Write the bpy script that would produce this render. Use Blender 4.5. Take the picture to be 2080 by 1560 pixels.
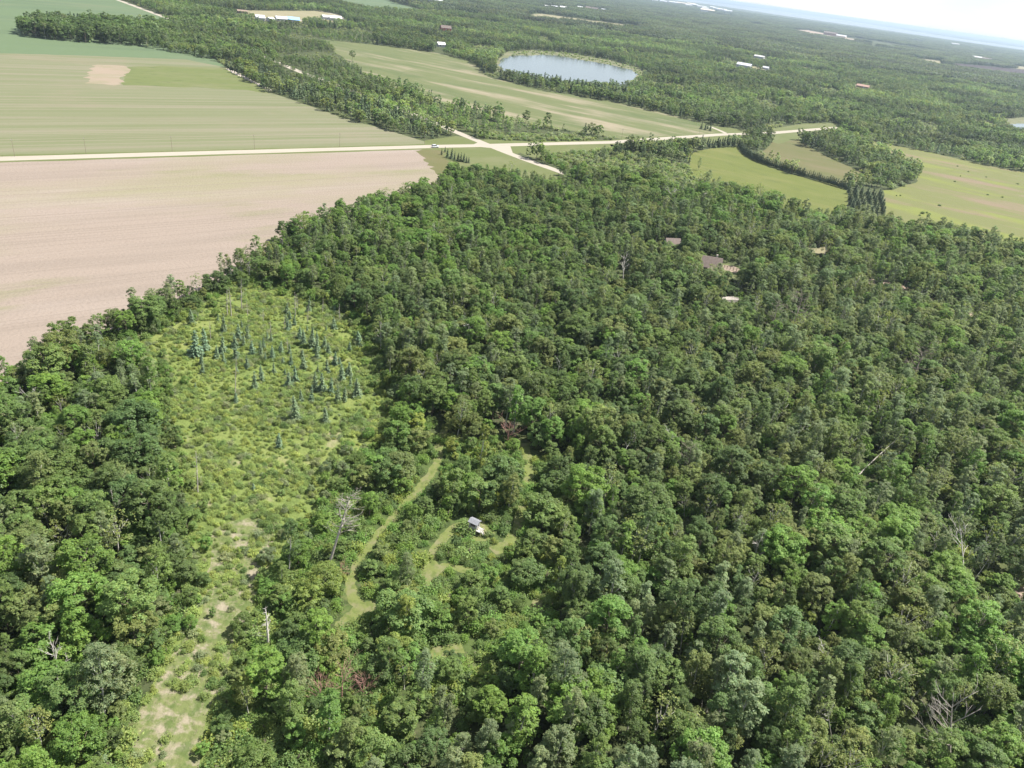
import bpy, bmesh, math, random
import numpy as np
from mathutils import Matrix, Vector, noise

# ------------------------------------------------------------------ camera, sky, sun, exposure
for o in list(bpy.data.objects):
    bpy.data.objects.remove(o)
SC = bpy.context.scene
COL = SC.collection
R = math.radians

CAM_H = 102.0                       # drone height above the ground, metres
FPX = 1520.0                        # focal length in pixels of the 2080-pixel-wide photograph
PITCH, ROLL = R(28.7), R(7.9)
ct, st, cr, sr = math.cos(PITCH), math.sin(PITCH), math.cos(ROLL), math.sin(ROLL)
FW = np.array([0, ct, -st]); R0 = np.array([1., 0, 0]); U0 = np.array([0, st, ct])
RT = cr * R0 + sr * U0
UP = -sr * R0 + cr * U0
cam = bpy.data.cameras.new('camera')
cam.sensor_width = 36.0
cam.lens = 36.0 * FPX / 2080.0
cam.clip_start = 1.0
cam.clip_end = 200000.0
camo = bpy.data.objects.new('camera', cam)
COL.objects.link(camo)
M = Matrix.Identity(4)
for i in range(3):
    M[i][0], M[i][1], M[i][2] = RT[i], UP[i], -FW[i]
M[2][3] = CAM_H
camo.matrix_world = M
SC.camera = camo

SUN_EL, SUN_AZ = 57.0, 66.0         # azimuth measured clockwise from +Y (the view direction)
world = bpy.data.worlds.new('World')
SC.world = world
world.use_nodes = True
wn, wl = world.node_tree.nodes, world.node_tree.links
wn.clear()
sky = wn.new('ShaderNodeTexSky')
sky.sky_type = 'NISHITA'
sky.sun_disc = False
sky.sun_elevation = R(SUN_EL)
sky.sun_rotation = R(SUN_AZ)
sky.altitude = 300
sky.air_density = 1.0
sky.dust_density = 0.6
sky.ozone_density = 1.0
bg = wn.new('ShaderNodeBackground')
bg.inputs['Strength'].default_value = 0.086
wo = wn.new('ShaderNodeOutputWorld')
wtc = wn.new('ShaderNodeTexCoord')
wnz = wn.new('ShaderNodeTexNoise'); wnz.inputs['Scale'].default_value = 2.6; wnz.inputs['Detail'].default_value = 7
wmp = wn.new('ShaderNodeMapping'); wmp.inputs['Scale'].default_value = (1, 1, 3.5)
wl.new(wtc.outputs['Generated'], wmp.inputs['Vector']); wl.new(wmp.outputs[0], wnz.inputs['Vector'])
wrm = wn.new('ShaderNodeMapRange'); wrm.inputs['From Min'].default_value = .38; wrm.inputs['From Max'].default_value = .72
wrm.inputs['To Min'].default_value = .55; wrm.inputs['To Max'].default_value = .95
wl.new(wnz.outputs['Fac'], wrm.inputs['Value'])
wmx = wn.new('ShaderNodeMix'); wmx.data_type = 'RGBA'
wmx.inputs['B'].default_value = (3.5, 3.75, 4.05, 1)      # thin bright cloud veil
wl.new(wrm.outputs[0], wmx.inputs['Factor']); wl.new(sky.outputs[0], wmx.inputs['A'])
wl.new(wmx.outputs['Result'], bg.inputs['Color'])
wl.new(bg.outputs[0], wo.inputs['Surface'])

sun = bpy.data.lights.new('sun', 'SUN')
sun.energy = 5.0
sun.angle = R(0.55)
sun.color = (1.0, 0.95, 0.87)
suno = bpy.data.objects.new('sun', sun)
COL.objects.link(suno)
sd = Vector((math.sin(R(SUN_AZ)) * math.cos(R(SUN_EL)), math.cos(R(SUN_AZ)) * math.cos(R(SUN_EL)), math.sin(R(SUN_EL))))
suno.rotation_euler = (-sd).to_track_quat('-Z', 'Y').to_euler()
suno.location = (0, 0, 300)

SC.view_settings.view_transform = 'Standard'
SC.view_settings.look = 'None'
SC.view_settings.exposure = 1.5
SC.view_settings.gamma = 1.0
SC.render.engine = 'CYCLES'
SC.cycles.max_bounces = 8
SC.cycles.diffuse_bounces = 5
SC.cycles.transmission_bounces = 4
SC.cycles.volume_bounces = 0
SC.cycles.use_denoising = True
SC.cycles.use_adaptive_sampling = False

HAZE = 0.000075

# ------------------------------------------------------------------ helpers
def G(px, py, z=0.0):
    """the point at height z seen through pixel (px, py) of the photograph"""
    d = (px - 1040) / FPX * RT - (py - 780) / FPX * UP + FW
    t = (z - CAM_H) / d[2]
    return np.array([d[0] * t, d[1] * t, z])

def proj(x, y, z=0.0):
    """pixel of the photograph for world points (arrays)"""
    x = np.asarray(x, float); y = np.asarray(y, float); z = np.asarray(z, float) - CAM_H
    dz = x * FW[0] + y * FW[1] + z * FW[2]
    r = x * RT[0] + y * RT[1] + z * RT[2]
    u = x * UP[0] + y * UP[1] + z * UP[2]
    dz = np.where(dz < 1, 1, dz)
    return 1040 + FPX * r / dz, 780 - FPX * u / dz, dz

def ppm(px, py):
    """pixels per metre at the ground seen through a pixel"""
    p = G(px, py)
    return FPX / float(proj(p[0], p[1])[2])

def inpoly(px, py, poly):
    px = np.asarray(px); py = np.asarray(py)
    c = np.zeros(px.shape, bool)
    n = len(poly)
    for i in range(n):
        x1, y1 = poly[i]; x2, y2 = poly[(i + 1) % n]
        if y1 == y2:
            continue
        m = ((y1 > py) != (y2 > py)) & (px < (x2 - x1) * (py - y1) / (y2 - y1) + x1)
        c ^= m
    return c

def segdist(x, y, line):
    d = np.full(np.shape(x), 1e9)
    for (ax, ay), (bx, by) in zip(line[:-1], line[1:]):
        vx, vy = bx - ax, by - ay
        t = np.clip(((x - ax) * vx + (y - ay) * vy) / (vx * vx + vy * vy), 0, 1)
        d = np.minimum(d, np.hypot(x - ax - t * vx, y - ay - t * vy))
    return d

class MB:
    """collects polygons; build() links them as one mesh object"""
    def __init__(s):
        s.v, s.f, s.m = [], [], []
    def add(s, vs, fs, m=0):
        b = len(s.v)
        s.v += [tuple(map(float, v)) for v in vs]
        s.f += [tuple(i + b for i in f) for f in fs]
        s.m += [m] * len(fs)
        return s
    def box(s, x0, x1, y0, y1, z0, z1, m=0):
        return s.add([(x0, y0, z0), (x1, y0, z0), (x1, y1, z0), (x0, y1, z0), (x0, y0, z1), (x1, y0, z1), (x1, y1, z1), (x0, y1, z1)],
                     [(0, 3, 2, 1), (4, 5, 6, 7), (0, 1, 5, 4), (1, 2, 6, 5), (2, 3, 7, 6), (3, 0, 4, 7)], m)
    def bar(s, a, b, w, h=None, m=0):
        a, b = Vector(a), Vector(b)
        h = h or w
        d = (b - a).normalized()
        u = d.cross(Vector((0, 0, 1)) if abs(d.z) < .95 else Vector((1, 0, 0))).normalized()
        v = u.cross(d)
        vs = [p + u * i * w / 2 + v * j * h / 2 for p in (a, b) for i, j in ((-1, -1), (1, -1), (1, 1), (-1, 1))]
        return s.add(vs, [(3, 2, 1, 0), (4, 5, 6, 7), (0, 1, 5, 4), (1, 2, 6, 5), (2, 3, 7, 6), (3, 0, 4, 7)], m)
    def tube(s, pts, rad, n=6, m=0):
        pts = [Vector(p) for p in pts]
        rings = []
        for i, p in enumerate(pts):
            d = (pts[min(i + 1, len(pts) - 1)] - pts[max(i - 1, 0)]).normalized()
            u = d.cross(Vector((0.3, 1, 0.1))).normalized()
            v = d.cross(u)
            rings.append([p + (u * math.cos(2 * math.pi * k / n) + v * math.sin(2 * math.pi * k / n)) * rad[i] for k in range(n)])
        vs = [q for r in rings for q in r]
        fs = [(i * n + k, i * n + (k + 1) % n, (i + 1) * n + (k + 1) % n, (i + 1) * n + k) for i in range(len(pts) - 1) for k in range(n)]
        fs += [tuple(range(n))[::-1], tuple((len(pts) - 1) * n + k for k in range(n))]
        return s.add(vs, fs, m)
    def prism(s, prof, x0, x1, m=0):
        """profile in (y, z) extruded along x"""
        n = len(prof)
        vs = [(x0, y, z) for y, z in prof] + [(x1, y, z) for y, z in prof]
        fs = [(i, (i + 1) % n, n + (i + 1) % n, n + i) for i in range(n)] + [tuple(range(n))[::-1], tuple(range(n, 2 * n))]
        return s.add(vs, fs, m)
    def mesh(s, name, mats, smooth=False):
        me = bpy.data.meshes.new(name)
        me.from_pydata(s.v, [], s.f)
        for mt in (mats if isinstance(mats, (list, tuple)) else [mats]):
            me.materials.append(mt)
        if any(s.m):
            me.polygons.foreach_set('material_index', s.m)
        bm = bmesh.new(); bm.from_mesh(me)
        bmesh.ops.recalc_face_normals(bm, faces=bm.faces)
        bm.to_mesh(me); bm.free()
        if smooth:
            me.polygons.foreach_set('use_smooth', [True] * len(me.polygons))
        return me
    def build(s, name, mats, parent=None, smooth=False):
        return put(name, s.mesh(name, mats, smooth), parent)

def put(name, data, parent=None, loc=None, rz=None):
    o = bpy.data.objects.new(name, data)
    COL.objects.link(o)
    if parent is not None:
        o.parent = parent
    if loc is not None:
        o.location = tuple(float(c) for c in loc)
    if rz is not None:
        o.rotation_euler = (0, 0, rz)
    return o

def tag(o, label=None, cat=None, group=None, kind=None):
    if label: o['label'] = label
    if cat: o['category'] = cat
    if group: o['group'] = group
    if kind: o['kind'] = kind
    return o

def thing(name, label, cat, loc, rz=0.0, group=None):
    return tag(put(name, None, None, loc, rz), label, cat, group)

# ------------------------------------------------------------------ materials
def newmat(name):
    m = bpy.data.materials.new(name)
    m.use_nodes = True
    nt = m.node_tree
    return m, nt.nodes, nt.links, nt.nodes['Principled BSDF']

def plain(name, col, rough=0.7, metal=0.0, var=0.12, scale=3.0, spec=0.3):
    """one colour broken up by a little procedural noise"""
    m, n, l, p = newmat(name)
    tc = n.new('ShaderNodeTexCoord')
    nz = n.new('ShaderNodeTexNoise'); nz.inputs['Scale'].default_value = scale; nz.inputs['Detail'].default_value = 4
    l.new(tc.outputs['Object'], nz.inputs['Vector'])
    rp = n.new('ShaderNodeValToRGB')
    rp.color_ramp.elements[0].position = .3; rp.color_ramp.elements[1].position = .7
    rp.color_ramp.elements[0].color = (*[c * (1 - var) for c in col], 1)
    rp.color_ramp.elements[1].color = (*[min(1, c * (1 + var)) for c in col], 1)
    l.new(nz.outputs['Fac'], rp.inputs[0]); l.new(rp.outputs[0], p.inputs['Base Color'])
    p.inputs['Roughness'].default_value = rough
    p.inputs['Metallic'].default_value = metal
    p.inputs['Specular IOR Level'].default_value = spec
    return m

def ground_mat(name, cols, layers, bump=0.0, ang=0.0, rough=0.95):
    """cols: base colour; layers: (colour, scale_along, scale_across, low, high, detail, amount) noise bands laid over it"""
    m, n, l, p = newmat(name)
    geo = n.new('ShaderNodeNewGeometry')
    rot = n.new('ShaderNodeVectorRotate'); rot.rotation_type = 'Z_AXIS'
    rot.inputs['Angle'].default_value = -ang
    l.new(geo.outputs['Position'], rot.inputs['Vector'])
    cur = n.new('ShaderNodeRGB'); cur.outputs[0].default_value = (*cols, 1)
    cur = cur.outputs[0]
    for i, (c, sa, sx, lo, hi, det, amt) in enumerate(layers):
        mp = n.new('ShaderNodeVectorMath'); mp.operation = 'MULTIPLY_ADD'
        mp.inputs[1].default_value = (sa, sx, 0.0)
        mp.inputs[2].default_value = (13.7 * i, 7.3 * i, 3.1 * i)
        l.new(rot.outputs[0], mp.inputs[0])
        nz = n.new('ShaderNodeTexNoise'); nz.inputs['Scale'].default_value = 1.0
        nz.inputs['Detail'].default_value = det; nz.inputs['Roughness'].default_value = .6
        l.new(mp.outputs[0], nz.inputs['Vector'])
        mr = n.new('ShaderNodeMapRange'); mr.interpolation_type = 'SMOOTHSTEP'
        mr.inputs['From Min'].default_value = lo; mr.inputs['From Max'].default_value = hi
        mr.inputs['To Max'].default_value = amt
        l.new(nz.outputs['Fac'], mr.inputs['Value'])
        mx = n.new('ShaderNodeMix'); mx.data_type = 'RGBA'
        l.new(mr.outputs[0], mx.inputs['Factor'])
        l.new(cur, mx.inputs['A']); mx.inputs['B'].default_value = (*c, 1)
        cur = mx.outputs['Result']
    l.new(cur, p.inputs['Base Color'])
    p.inputs['Roughness'].default_value = rough
    p.inputs['Specular IOR Level'].default_value = 0.1
    if bump:
        nz = n.new('ShaderNodeTexNoise'); nz.inputs['Scale'].default_value = 0.9; nz.inputs['Detail'].default_value = 5
        l.new(geo.outputs['Position'], nz.inputs['Vector'])
        b = n.new('ShaderNodeBump'); b.inputs['Strength'].default_value = 1.0; b.inputs['Distance'].default_value = bump
        l.new(nz.outputs['Fac'], b.inputs['Height']); l.new(b.outputs[0], p.inputs['Normal'])
    return m

def leaf_mat(name, trans=0.52, rough=0.55, tmul=(1.25, 1.35, 0.7)):
    """leaf colour = the plant's own 'tint' times a per-leaf variation stored on the mesh"""
    m, n, l, p = newmat(name)
    at = n.new('ShaderNodeAttribute'); at.attribute_type = 'INSTANCER'; at.attribute_name = 'tint'
    av = n.new('ShaderNodeAttribute'); av.attribute_type = 'GEOMETRY'; av.attribute_name = 'var'
    mx = n.new('ShaderNodeMix'); mx.data_type = 'RGBA'; mx.blend_type = 'MULTIPLY'; mx.inputs['Factor'].default_value = 1
    l.new(at.outputs['Color'], mx.inputs['A']); l.new(av.outputs['Color'], mx.inputs['B'])
    l.new(mx.outputs['Result'], p.inputs['Base Color'])
    p.inputs['Roughness'].default_value = rough
    p.inputs['Specular IOR Level'].default_value = 0.25
    m2 = n.new('ShaderNodeMix'); m2.data_type = 'RGBA'; m2.blend_type = 'MULTIPLY'; m2.inputs['Factor'].default_value = 1
    l.new(mx.outputs['Result'], m2.inputs['A']); m2.inputs['B'].default_value = (*tmul, 1)
    tr = n.new('ShaderNodeBsdfTranslucent'); l.new(m2.outputs['Result'], tr.inputs['Color'])
    ms = n.new('ShaderNodeMixShader'); ms.inputs[0].default_value = trans
    l.new(p.outputs[0], ms.inputs[1]); l.new(tr.outputs[0], ms.inputs[2])
    l.new(ms.outputs[0], n['Material Output'].inputs['Surface'])
    return m

p0, p1 = G(0, 322), G(880, 297)
ROAD_ANG = math.atan2(p1[1] - p0[1], p1[0] - p0[0])
q0, q1 = G(700, 120), G(1400, 262)
F3_ANG = math.atan2(q1[1] - q0[1], q1[0] - q0[0])

MT = {}
MT['leaf'] = leaf_mat('leaf_green')
MT['needle'] = leaf_mat('needle_green', trans=0.12, rough=0.6)
MT['bark'] = plain('grey_brown_bark', (.14, .115, .09), .9, var=.3)
MT['birch'] = plain('pale_birch_bark', (.36, .345, .31), .8, var=.3, scale=6)
MT['deadwood'] = plain('weathered_grey_wood', (.31, .28, .245), .85, var=.3)
MT['silver'] = plain('bleached_white_wood', (.46, .43, .39), .8, var=.25)
MT['rusty'] = plain('rusty_dead_twigs', (.27, .155, .125), .9, var=.3)
MT['twig'] = plain('grey_brown_twigs', (.19, .16, .13), .9, var=.3)
MT['forest_floor'] = ground_mat('forest_floor', (.040, .050, .022),
    [((.062, .074, .028), .05, .05, .4, .7, 6, .7), ((.075, .066, .044), .4, .4, .52, .68, 7, .7), ((.026, .036, .014), .9, .9, .46, .62, 8, .85), ((.078, .092, .038), .006, .006, .56, .68, 5, .7)], bump=.3)
MT['tilled'] = ground_mat('tilled_soil', (.174, .143, .120),
    [((.150, .124, .104), .008, .09, .44, .66, 7, .75), ((.200, .170, .150), .003, .03, .5, .72, 5, .7),
     ((.150, .142, .086), .004, .012, .46, .64, 7, .75), ((.112, .118, .056), .010, .03, .56, .72, 8, .65),
     ((.118, .094, .078), .7, 1.3, .54, .76, 8, .55), ((.200, .174, .152), .25, 1.2, .58, .75, 7, .5), ((.135, .112, .092), .0012, .9, .55, .65, 3, .5)], bump=.25, ang=ROAD_ANG)
MT['striped'] = ground_mat('striped_crop', (.100, .108, .058),
    [((.142, .126, .094), .0025, .10, .46, .64, 6, .6), ((.080, .094, .042), .004, .05, .50, .70, 6, .6),
     ((.150, .136, .100), .0012, .60, .53, .62, 4, .6), ((.074, .086, .040), .6, 1.0, .52, .80, 8, .5), ((.142, .122, .088), .010, .016, .54, .72, 7, .6), ((.118, .118, .072), .02, .35, .5, .7, 7, .5)], ang=ROAD_ANG)
MT['plowed'] = ground_mat('plowed_soil', (0.180, 0.145, 0.110), [((0.145, 0.132, 0.084), .03, .03, .42, .62, 6, .9), ((0.198, 0.163, 0.132), .02, .2, .5, .7, 5, .7)], ang=ROAD_ANG)
MT['soy'] = ground_mat('soybean_green', (0.072, 0.101, 0.053),
    [((0.058, 0.083, 0.048), .004, .04, .45, .65, 6, .6), ((0.094, 0.120, 0.067), .15, .4, .5, .75, 7, .5), ((0.101, 0.110, 0.067), .006, .01, .55, .72, 5, .5)], ang=ROAD_ANG)
MT['lakefield'] = ground_mat('hay_field_streaked', (.078, .090, .038),
    [((.190, .160, .118), .006, .030, .47, .66, 7, .85), ((.056, .074, .028), .01, .02, .46, .66, 6, .75), ((.112, .112, .058), .05, .2, .5, .75, 7, .7), ((.185, .158, .118), .012, .10, .58, .72, 6, .7)], ang=F3_ANG)
MT['meadow'] = ground_mat('meadow_grass', (0.077, 0.090, 0.023),
    [((0.101, 0.104, 0.035), .02, .05, .45, .7, 6, .7), ((0.054, 0.068, 0.019), .05, .1, .5, .75, 6, .7), ((0.043, 0.050, 0.015), .4, .4, .6, .8, 4, .5)], bump=.2, ang=F3_ANG)
MT['brownmeadow'] = ground_mat('brown_meadow', (0.077, 0.077, 0.032),
    [((0.098, 0.085, 0.046), .02, .05, .45, .7, 6, .8), ((0.057, 0.073, 0.023), .03, .05, .5, .75, 5, .7)], ang=F3_ANG)
MT['rightfield'] = ground_mat('patchy_pasture', (0.095, 0.101, 0.038),
    [((0.142, 0.101, 0.078), .006, .022, .52, .66, 5, .7), ((0.112, 0.129, 0.030), .012, .03, .50, .66, 5, .85), ((0.142, 0.112, 0.085), .03, .12, .60, .75, 6, .7),
     ((0.063, 0.072, 0.026), .25, .4, .55, .8, 6, .6)], bump=.2, ang=F3_ANG)
MT['lawn'] = ground_mat('lawn_grass', (0.077, 0.090, 0.034), [((0.101, 0.104, 0.053), .02, .05, .45, .7, 5, .7), ((0.058, 0.073, 0.025), .08, .1, .5, .75, 5, .5)], ang=ROAD_ANG)
MT['weeds'] = ground_mat('green_weeds', (0.082, 0.097, 0.035), [((0.108, 0.110, 0.055), .02, .06, .45, .7, 6, .8), ((0.057, 0.072, 0.028), .1, .2, .5, .75, 5, .7)], ang=ROAD_ANG)
MT['gravel'] = ground_mat('pale_gravel', (0.236, 0.213, 0.178), [((0.198, 0.178, 0.145), .02, .5, .45, .7, 5, .6), ((0.260, 0.236, 0.205), .3, .3, .5, .75, 4, .5)], ang=ROAD_ANG)
MT['bog'] = ground_mat('bog_sedge', (0.094, 0.122, 0.035),
    [((0.190, 0.163, 0.110), .09, .13, .57, .66, 6, .7), ((0.062, 0.087, 0.024), .2, .2, .46, .66, 6, .8), ((0.129, 0.145, 0.046), .05, .05, .45, .65, 5, .7)], bump=.35)
MT['drysedge'] = ground_mat('dry_sedge', (.092, .108, .040),
    [((.196, .168, .128), .30, .42, .47, .60, 8, .85), ((.060, .084, .026), .4, .4, .46, .60, 8, .85), ((.15, .135, .085), 1.1, 1.1, .5, .65, 4, .5)], bump=.4)
MT['mown'] = ground_mat('mown_trail_grass', (0.097, 0.113, 0.037),
    [((0.120, 0.115, 0.062), .4, .4, .46, .62, 7, .8), ((0.064, 0.086, 0.023), .6, .6, .48, .64, 7, .8), ((0.132, 0.124, 0.077), 1.5, 1.5, .58, .7, 4, .6)], bump=.15)
MT['brush'] = ground_mat('brushy_ground', (.050, .072, .022), [((.028, .040, .014), .5, .5, .44, .62, 8, .85), ((.092, .104, .040), .35, .35, .54, .70, 7, .75), ((.07, .062, .04), 1.2, 1.2, .55, .7, 5, .5)], bump=.3)
MT['reed'] = ground_mat('pale_reeds', (.105, .108, .060), [((.135, .118, .084), .02, .05, .45, .7, 6, .7), ((.062, .078, .034), .03, .06, .45, .65, 6, .85)])
MT['palefield'] = ground_mat('pale_stubble', (0.155, 0.142, 0.085), [((0.180, 0.158, 0.107), .01, .03, .4, .7, 5, .7), ((0.112, 0.115, 0.056), .01, .02, .5, .7, 4, .6)], ang=F3_ANG)
MT['darkfield'] = ground_mat('dark_soil', (0.033, 0.023, 0.023), [((0.043, 0.034, 0.034), .01, .05, .4, .7, 4, .6)])
MT['sand'] = ground_mat('sandy_cut', (0.215, 0.172, 0.137), [((0.163, 0.121, 0.094), .02, .04, .45, .7, 5, .8)])

def water_mat():
    m, n, l, p = newmat('still_water')
    p.inputs['Base Color'].default_value = (.05, .058, .058, 1)
    p.inputs['Roughness'].default_value = .12
    p.inputs['IOR'].default_value = 1.33
    geo = n.new('ShaderNodeNewGeometry')
    nz = n.new('ShaderNodeTexNoise'); nz.inputs['Scale'].default_value = .35; nz.inputs['Detail'].default_value = 3
    l.new(geo.outputs['Position'], nz.inputs['Vector'])
    b = n.new('ShaderNodeBump'); b.inputs['Strength'].default_value = .35; b.inputs['Distance'].default_value = .12
    l.new(nz.outputs['Fac'], b.inputs['Height']); l.new(b.outputs[0], p.inputs['Normal'])
    return m
MT['water'] = water_mat()
MT['white'] = plain('white_paint', (.42, .42, .42), .5)
MT['greyroof'] = plain('grey_sheet_roof', (.40, .41, .44), .45, var=.15)
MT['palegrey'] = plain('pale_sheet_metal', (.40, .41, .44), .45)
MT['mauveroof'] = plain('weathered_brown_shingles', (.108, .084, .073), .85, var=.2, scale=1.5)
MT['logwall'] = plain('brown_log_wall', (.22, .115, .06), .75, var=.25)
MT['blue'] = plain('blue_sheet_roof', (.20, .38, .62), .45)
MT['red'] = plain('red_barn_paint', (.45, .10, .09), .65)
MT['tan'] = plain('tan_siding', (.50, .42, .33), .7)
MT['darkglass'] = plain('dark_window_glass', (.03, .035, .04), .15, spec=.6)
MT['rubber'] = plain('black_rubber', (.02, .02, .02), .8)
MT['carpaint'] = plain('white_car_paint', (.80, .80, .82), .25, var=.02, spec=.6)
MT['blindroof'] = plain('dull_grey_roof', (.17, .175, .19), .5, var=.2)
MT['dullwhite'] = plain('dull_white_board', (.30, .295, .28), .7, var=.2)
MT['timber'] = plain('raw_timber', (.42, .34, .24), .8, var=.25, scale=6)
MT['greytimber'] = plain('grey_timber', (.40, .38, .36), .8, var=.25, scale=6)
MT['pole'] = plain('tarred_pole', (.17, .13, .10), .85)
MT['stone'] = plain('field_stone', (.40, .35, .31), .9, var=.25)
MT['pinkbrick'] = plain('reddish_brick', (.25, .16, .125), .8)

# ------------------------------------------------------------------ the ground and its sheets
S = 60000.0
tag(MB().add([(-S, -S, 0), (S, -S, 0), (S, S, 0), (-S, S, 0)], [(0, 1, 2, 3)]).build('ground', MT['forest_floor']), kind='structure')

rngp = random.Random(5)
def sheet(name, poly, mat, z, amp=1.2, step=9.0, world=False, kind='structure'):
    """an uneven-edged ground sheet; poly is in photograph pixels that meet the ground"""
    pts = [np.array([*p, 0.0]) for p in poly] if world else [G(*p) for p in poly]
    out = []
    n = len(pts)
    for i in range(n):
        a, b = pts[i], pts[(i + 1) % n]
        L = np.hypot(*(b - a)[:2])
        k = int(min(60, max(1, L // step)))
        for j in range(k):
            q = a + (b - a) * j / k
            if amp:
                q = q + np.array([rngp.uniform(-amp, amp), rngp.uniform(-amp, amp), 0])
            out.append((q[0], q[1], z))
    me = bpy.data.meshes.new(name)
    me.from_pydata(out, [], [tuple(range(len(out)))])
    bm = bmesh.new(); bm.from_mesh(me)
    bmesh.ops.triangulate(bm, faces=bm.faces)
    for f in bm.faces:
        if f.normal.z < 0: f.normal_flip()
    bm.to_mesh(me); bm.free()
    me.materials.append(mat)
    return tag(put(name, me), kind=kind)

def strip(name, line, width, mat, z, amp=.25, step=7.0, kind='structure'):
    """a road or trail along a line of world points"""
    ln = [np.array(p[:2]) for p in line]
    pts = []
    for a, b in zip(ln[:-1], ln[1:]):
        k = max(1, int(np.hypot(*(b - a)) // step))
        pts += [a + (b - a) * j / k for j in range(k)]
    pts.append(ln[-1])
    w = width if callable(width) else (lambda t: width)
    vs = []
    for i, p in enumerate(pts):
        d = pts[min(i + 1, len(pts) - 1)] - pts[max(i - 1, 0)]
        d = d / (np.hypot(*d) + 1e-9)
        nrm = np.array([-d[1], d[0]])
        hw = w(i / (len(pts) - 1)) / 2
        a = p + nrm * (hw + rngp.uniform(-amp, amp)); b = p - nrm * (hw + rngp.uniform(-amp, amp))
        vs += [(a[0], a[1], z), (b[0], b[1], z)]
    fs = [(2 * i, 2 * i + 1, 2 * i + 3, 2 * i + 2) for i in range(len(pts) - 1)]
    me = bpy.data.meshes.new(name); me.from_pydata(vs, [], fs)
    bm = bmesh.new(); bm.from_mesh(me)
    for f in bm.faces:
        if f.normal.z < 0: f.normal_flip()
    bm.to_mesh(me); bm.free()
    me.materials.append(mat)
    return tag(put(name, me), kind=kind)

def smooth_line(pts, n=6):
    """Catmull-Rom through the points"""
    p = [np.array(q[:2]) for q in pts]
    p = [2 * p[0] - p[1]] + p + [2 * p[-1] - p[-2]]
    out = []
    for i in range(1, len(p) - 2):
        for j in range(n):
            t = j / n
            out.append(.5 * ((2 * p[i]) + (-p[i - 1] + p[i + 1]) * t + (2 * p[i - 1] - 5 * p[i] + 4 * p[i + 1] - p[i + 2]) * t * t + (-p[i - 1] + 3 * p[i] - 3 * p[i + 1] + p[i + 2]) * t ** 3))
    out.append(p[-2])
    return out

TILLED = [(-400, 345), (0, 327), (400, 315), (880, 302), (905, 318), (930, 345), (870, 390), (760, 412), (650, 448), (590, 478), (530, 520), (440, 580), (300, 632), (215, 676), (90, 745), (0, 790), (-300, 900)]
STRIPED = [(-400, 104), (0, 106), (200, 112), (380, 118), (455, 135), (545, 186), (700, 240), (800, 268), (880, 292), (400, 309), (0, 319), (-400, 335)]
SOY = [(-500, 106), (-500, -90), (100, -50), (238, -2), (352, 44), (300, 56), (400, 92), (458, 137), (380, 121), (200, 114), (0, 108)]
GROVE = [(38, 66), (60, 76), (140, 84), (230, 90), (300, 97), (380, 112), (470, 128), (560, 160), (560, 100), (400, 66), (330, 56), (250, 58), (150, 54), (50, 54)]
LAKEF = [(650, 80), (760, 91), (890, 108), (960, 126), (990, 156), (1100, 183), (1250, 208), (1330, 226), (1430, 250), (1520, 268), (1460, 271), (1330, 281), (1250, 285), (1270, 284), (1180, 268), (1060, 252), (950, 228), (860, 196), (780, 170), (725, 140), (690, 112)]
LAKE = [(1010, 129), (1024, 119), (1048, 112), (1078, 113), (1100, 110), (1140, 114), (1180, 121), (1240, 132), (1285, 142), (1296, 152), (1282, 166), (1262, 178), (1230, 178), (1160, 172), (1100, 163), (1050, 155), (1020, 143)]
LAKERIM = [(1002, 131), (1014, 119), (1030, 105), (1080, 102), (1150, 107), (1240, 122), (1296, 138), (1312, 152), (1294, 168), (1264, 182), (1200, 180), (1100, 170), (1040, 158), (1008, 145)]
MEADOWA = [(1396, 313), (1440, 302), (1500, 297), (1530, 322), (1600, 352), (1720, 381), (1722, 444), (1650, 448), (1560, 430), (1470, 394), (1405, 356)]
MEADOWB = [(1556, 302), (1580, 275), (1620, 278), (1625, 288), (1680, 318), (1740, 345), (1775, 366), (1700, 374), (1600, 346), (1530, 318)]
RIGHTF = [(1692, 268), (1780, 288), (1900, 312), (2000, 335), (2120, 358), (2400, 420), (2400, 600), (2080, 520), (1950, 498), (1812, 468), (1788, 425), (1800, 388), (1864, 368), (1866, 345), (1800, 315)]
LAWN = [(900, 312), (985, 302), (1010, 305), (1065, 326), (1135, 352), (1130, 372), (1030, 368), (930, 352)]
VERGE = [(1040, 302), (1240, 292), (1250, 296), (1240, 304), (1120, 312), (1090, 322), (1075, 318)]
ROADSIDE = [(1440, 262), (1470, 258), (1520, 265), (1500, 271), (1460, 270)]
DRIVE_F = [(1560, 262), (1640, 250), (1700, 250), (1700, 262), (1600, 272)]
WEEDS = [(258, 136), (330, 134), (455, 138), (500, 158), (553, 191), (500, 183), (400, 178), (248, 173)]
PLOWED = [(186, 133), (225, 131), (262, 136), (254, 150), (240, 174), (205, 170), (172, 168), (180, 150)]
BOG = [(205, 712), (290, 690), (360, 655), (400, 622), (450, 598), (520, 578), (600, 596), (690, 632), (738, 668), (750, 712), (775, 768), (812, 812), (806, 858), (752, 910), (690, 985), (648, 1045), (602, 1105),
       (552, 1170), (528, 1232), (506, 1300), (486, 1370), (452, 1440), (432, 1520), (425, 1700), (190, 1700), (225, 1560), (262, 1480), (300, 1400), (340, 1330), (372, 1250), (392, 1160), (385, 1060), (366, 985), (350, 905), (338, 870), (340, 770), (300, 736), (240, 730)]
DRY = [(440, 1070), (520, 1050), (565, 1078), (538, 1150), (505, 1225), (484, 1295), (462, 1370), (430, 1440), (412, 1530), (400, 1640), (215, 1640), (250, 1540), (290, 1450), (340, 1360), (385, 1290), (415, 1210), (420, 1130)]
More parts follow.
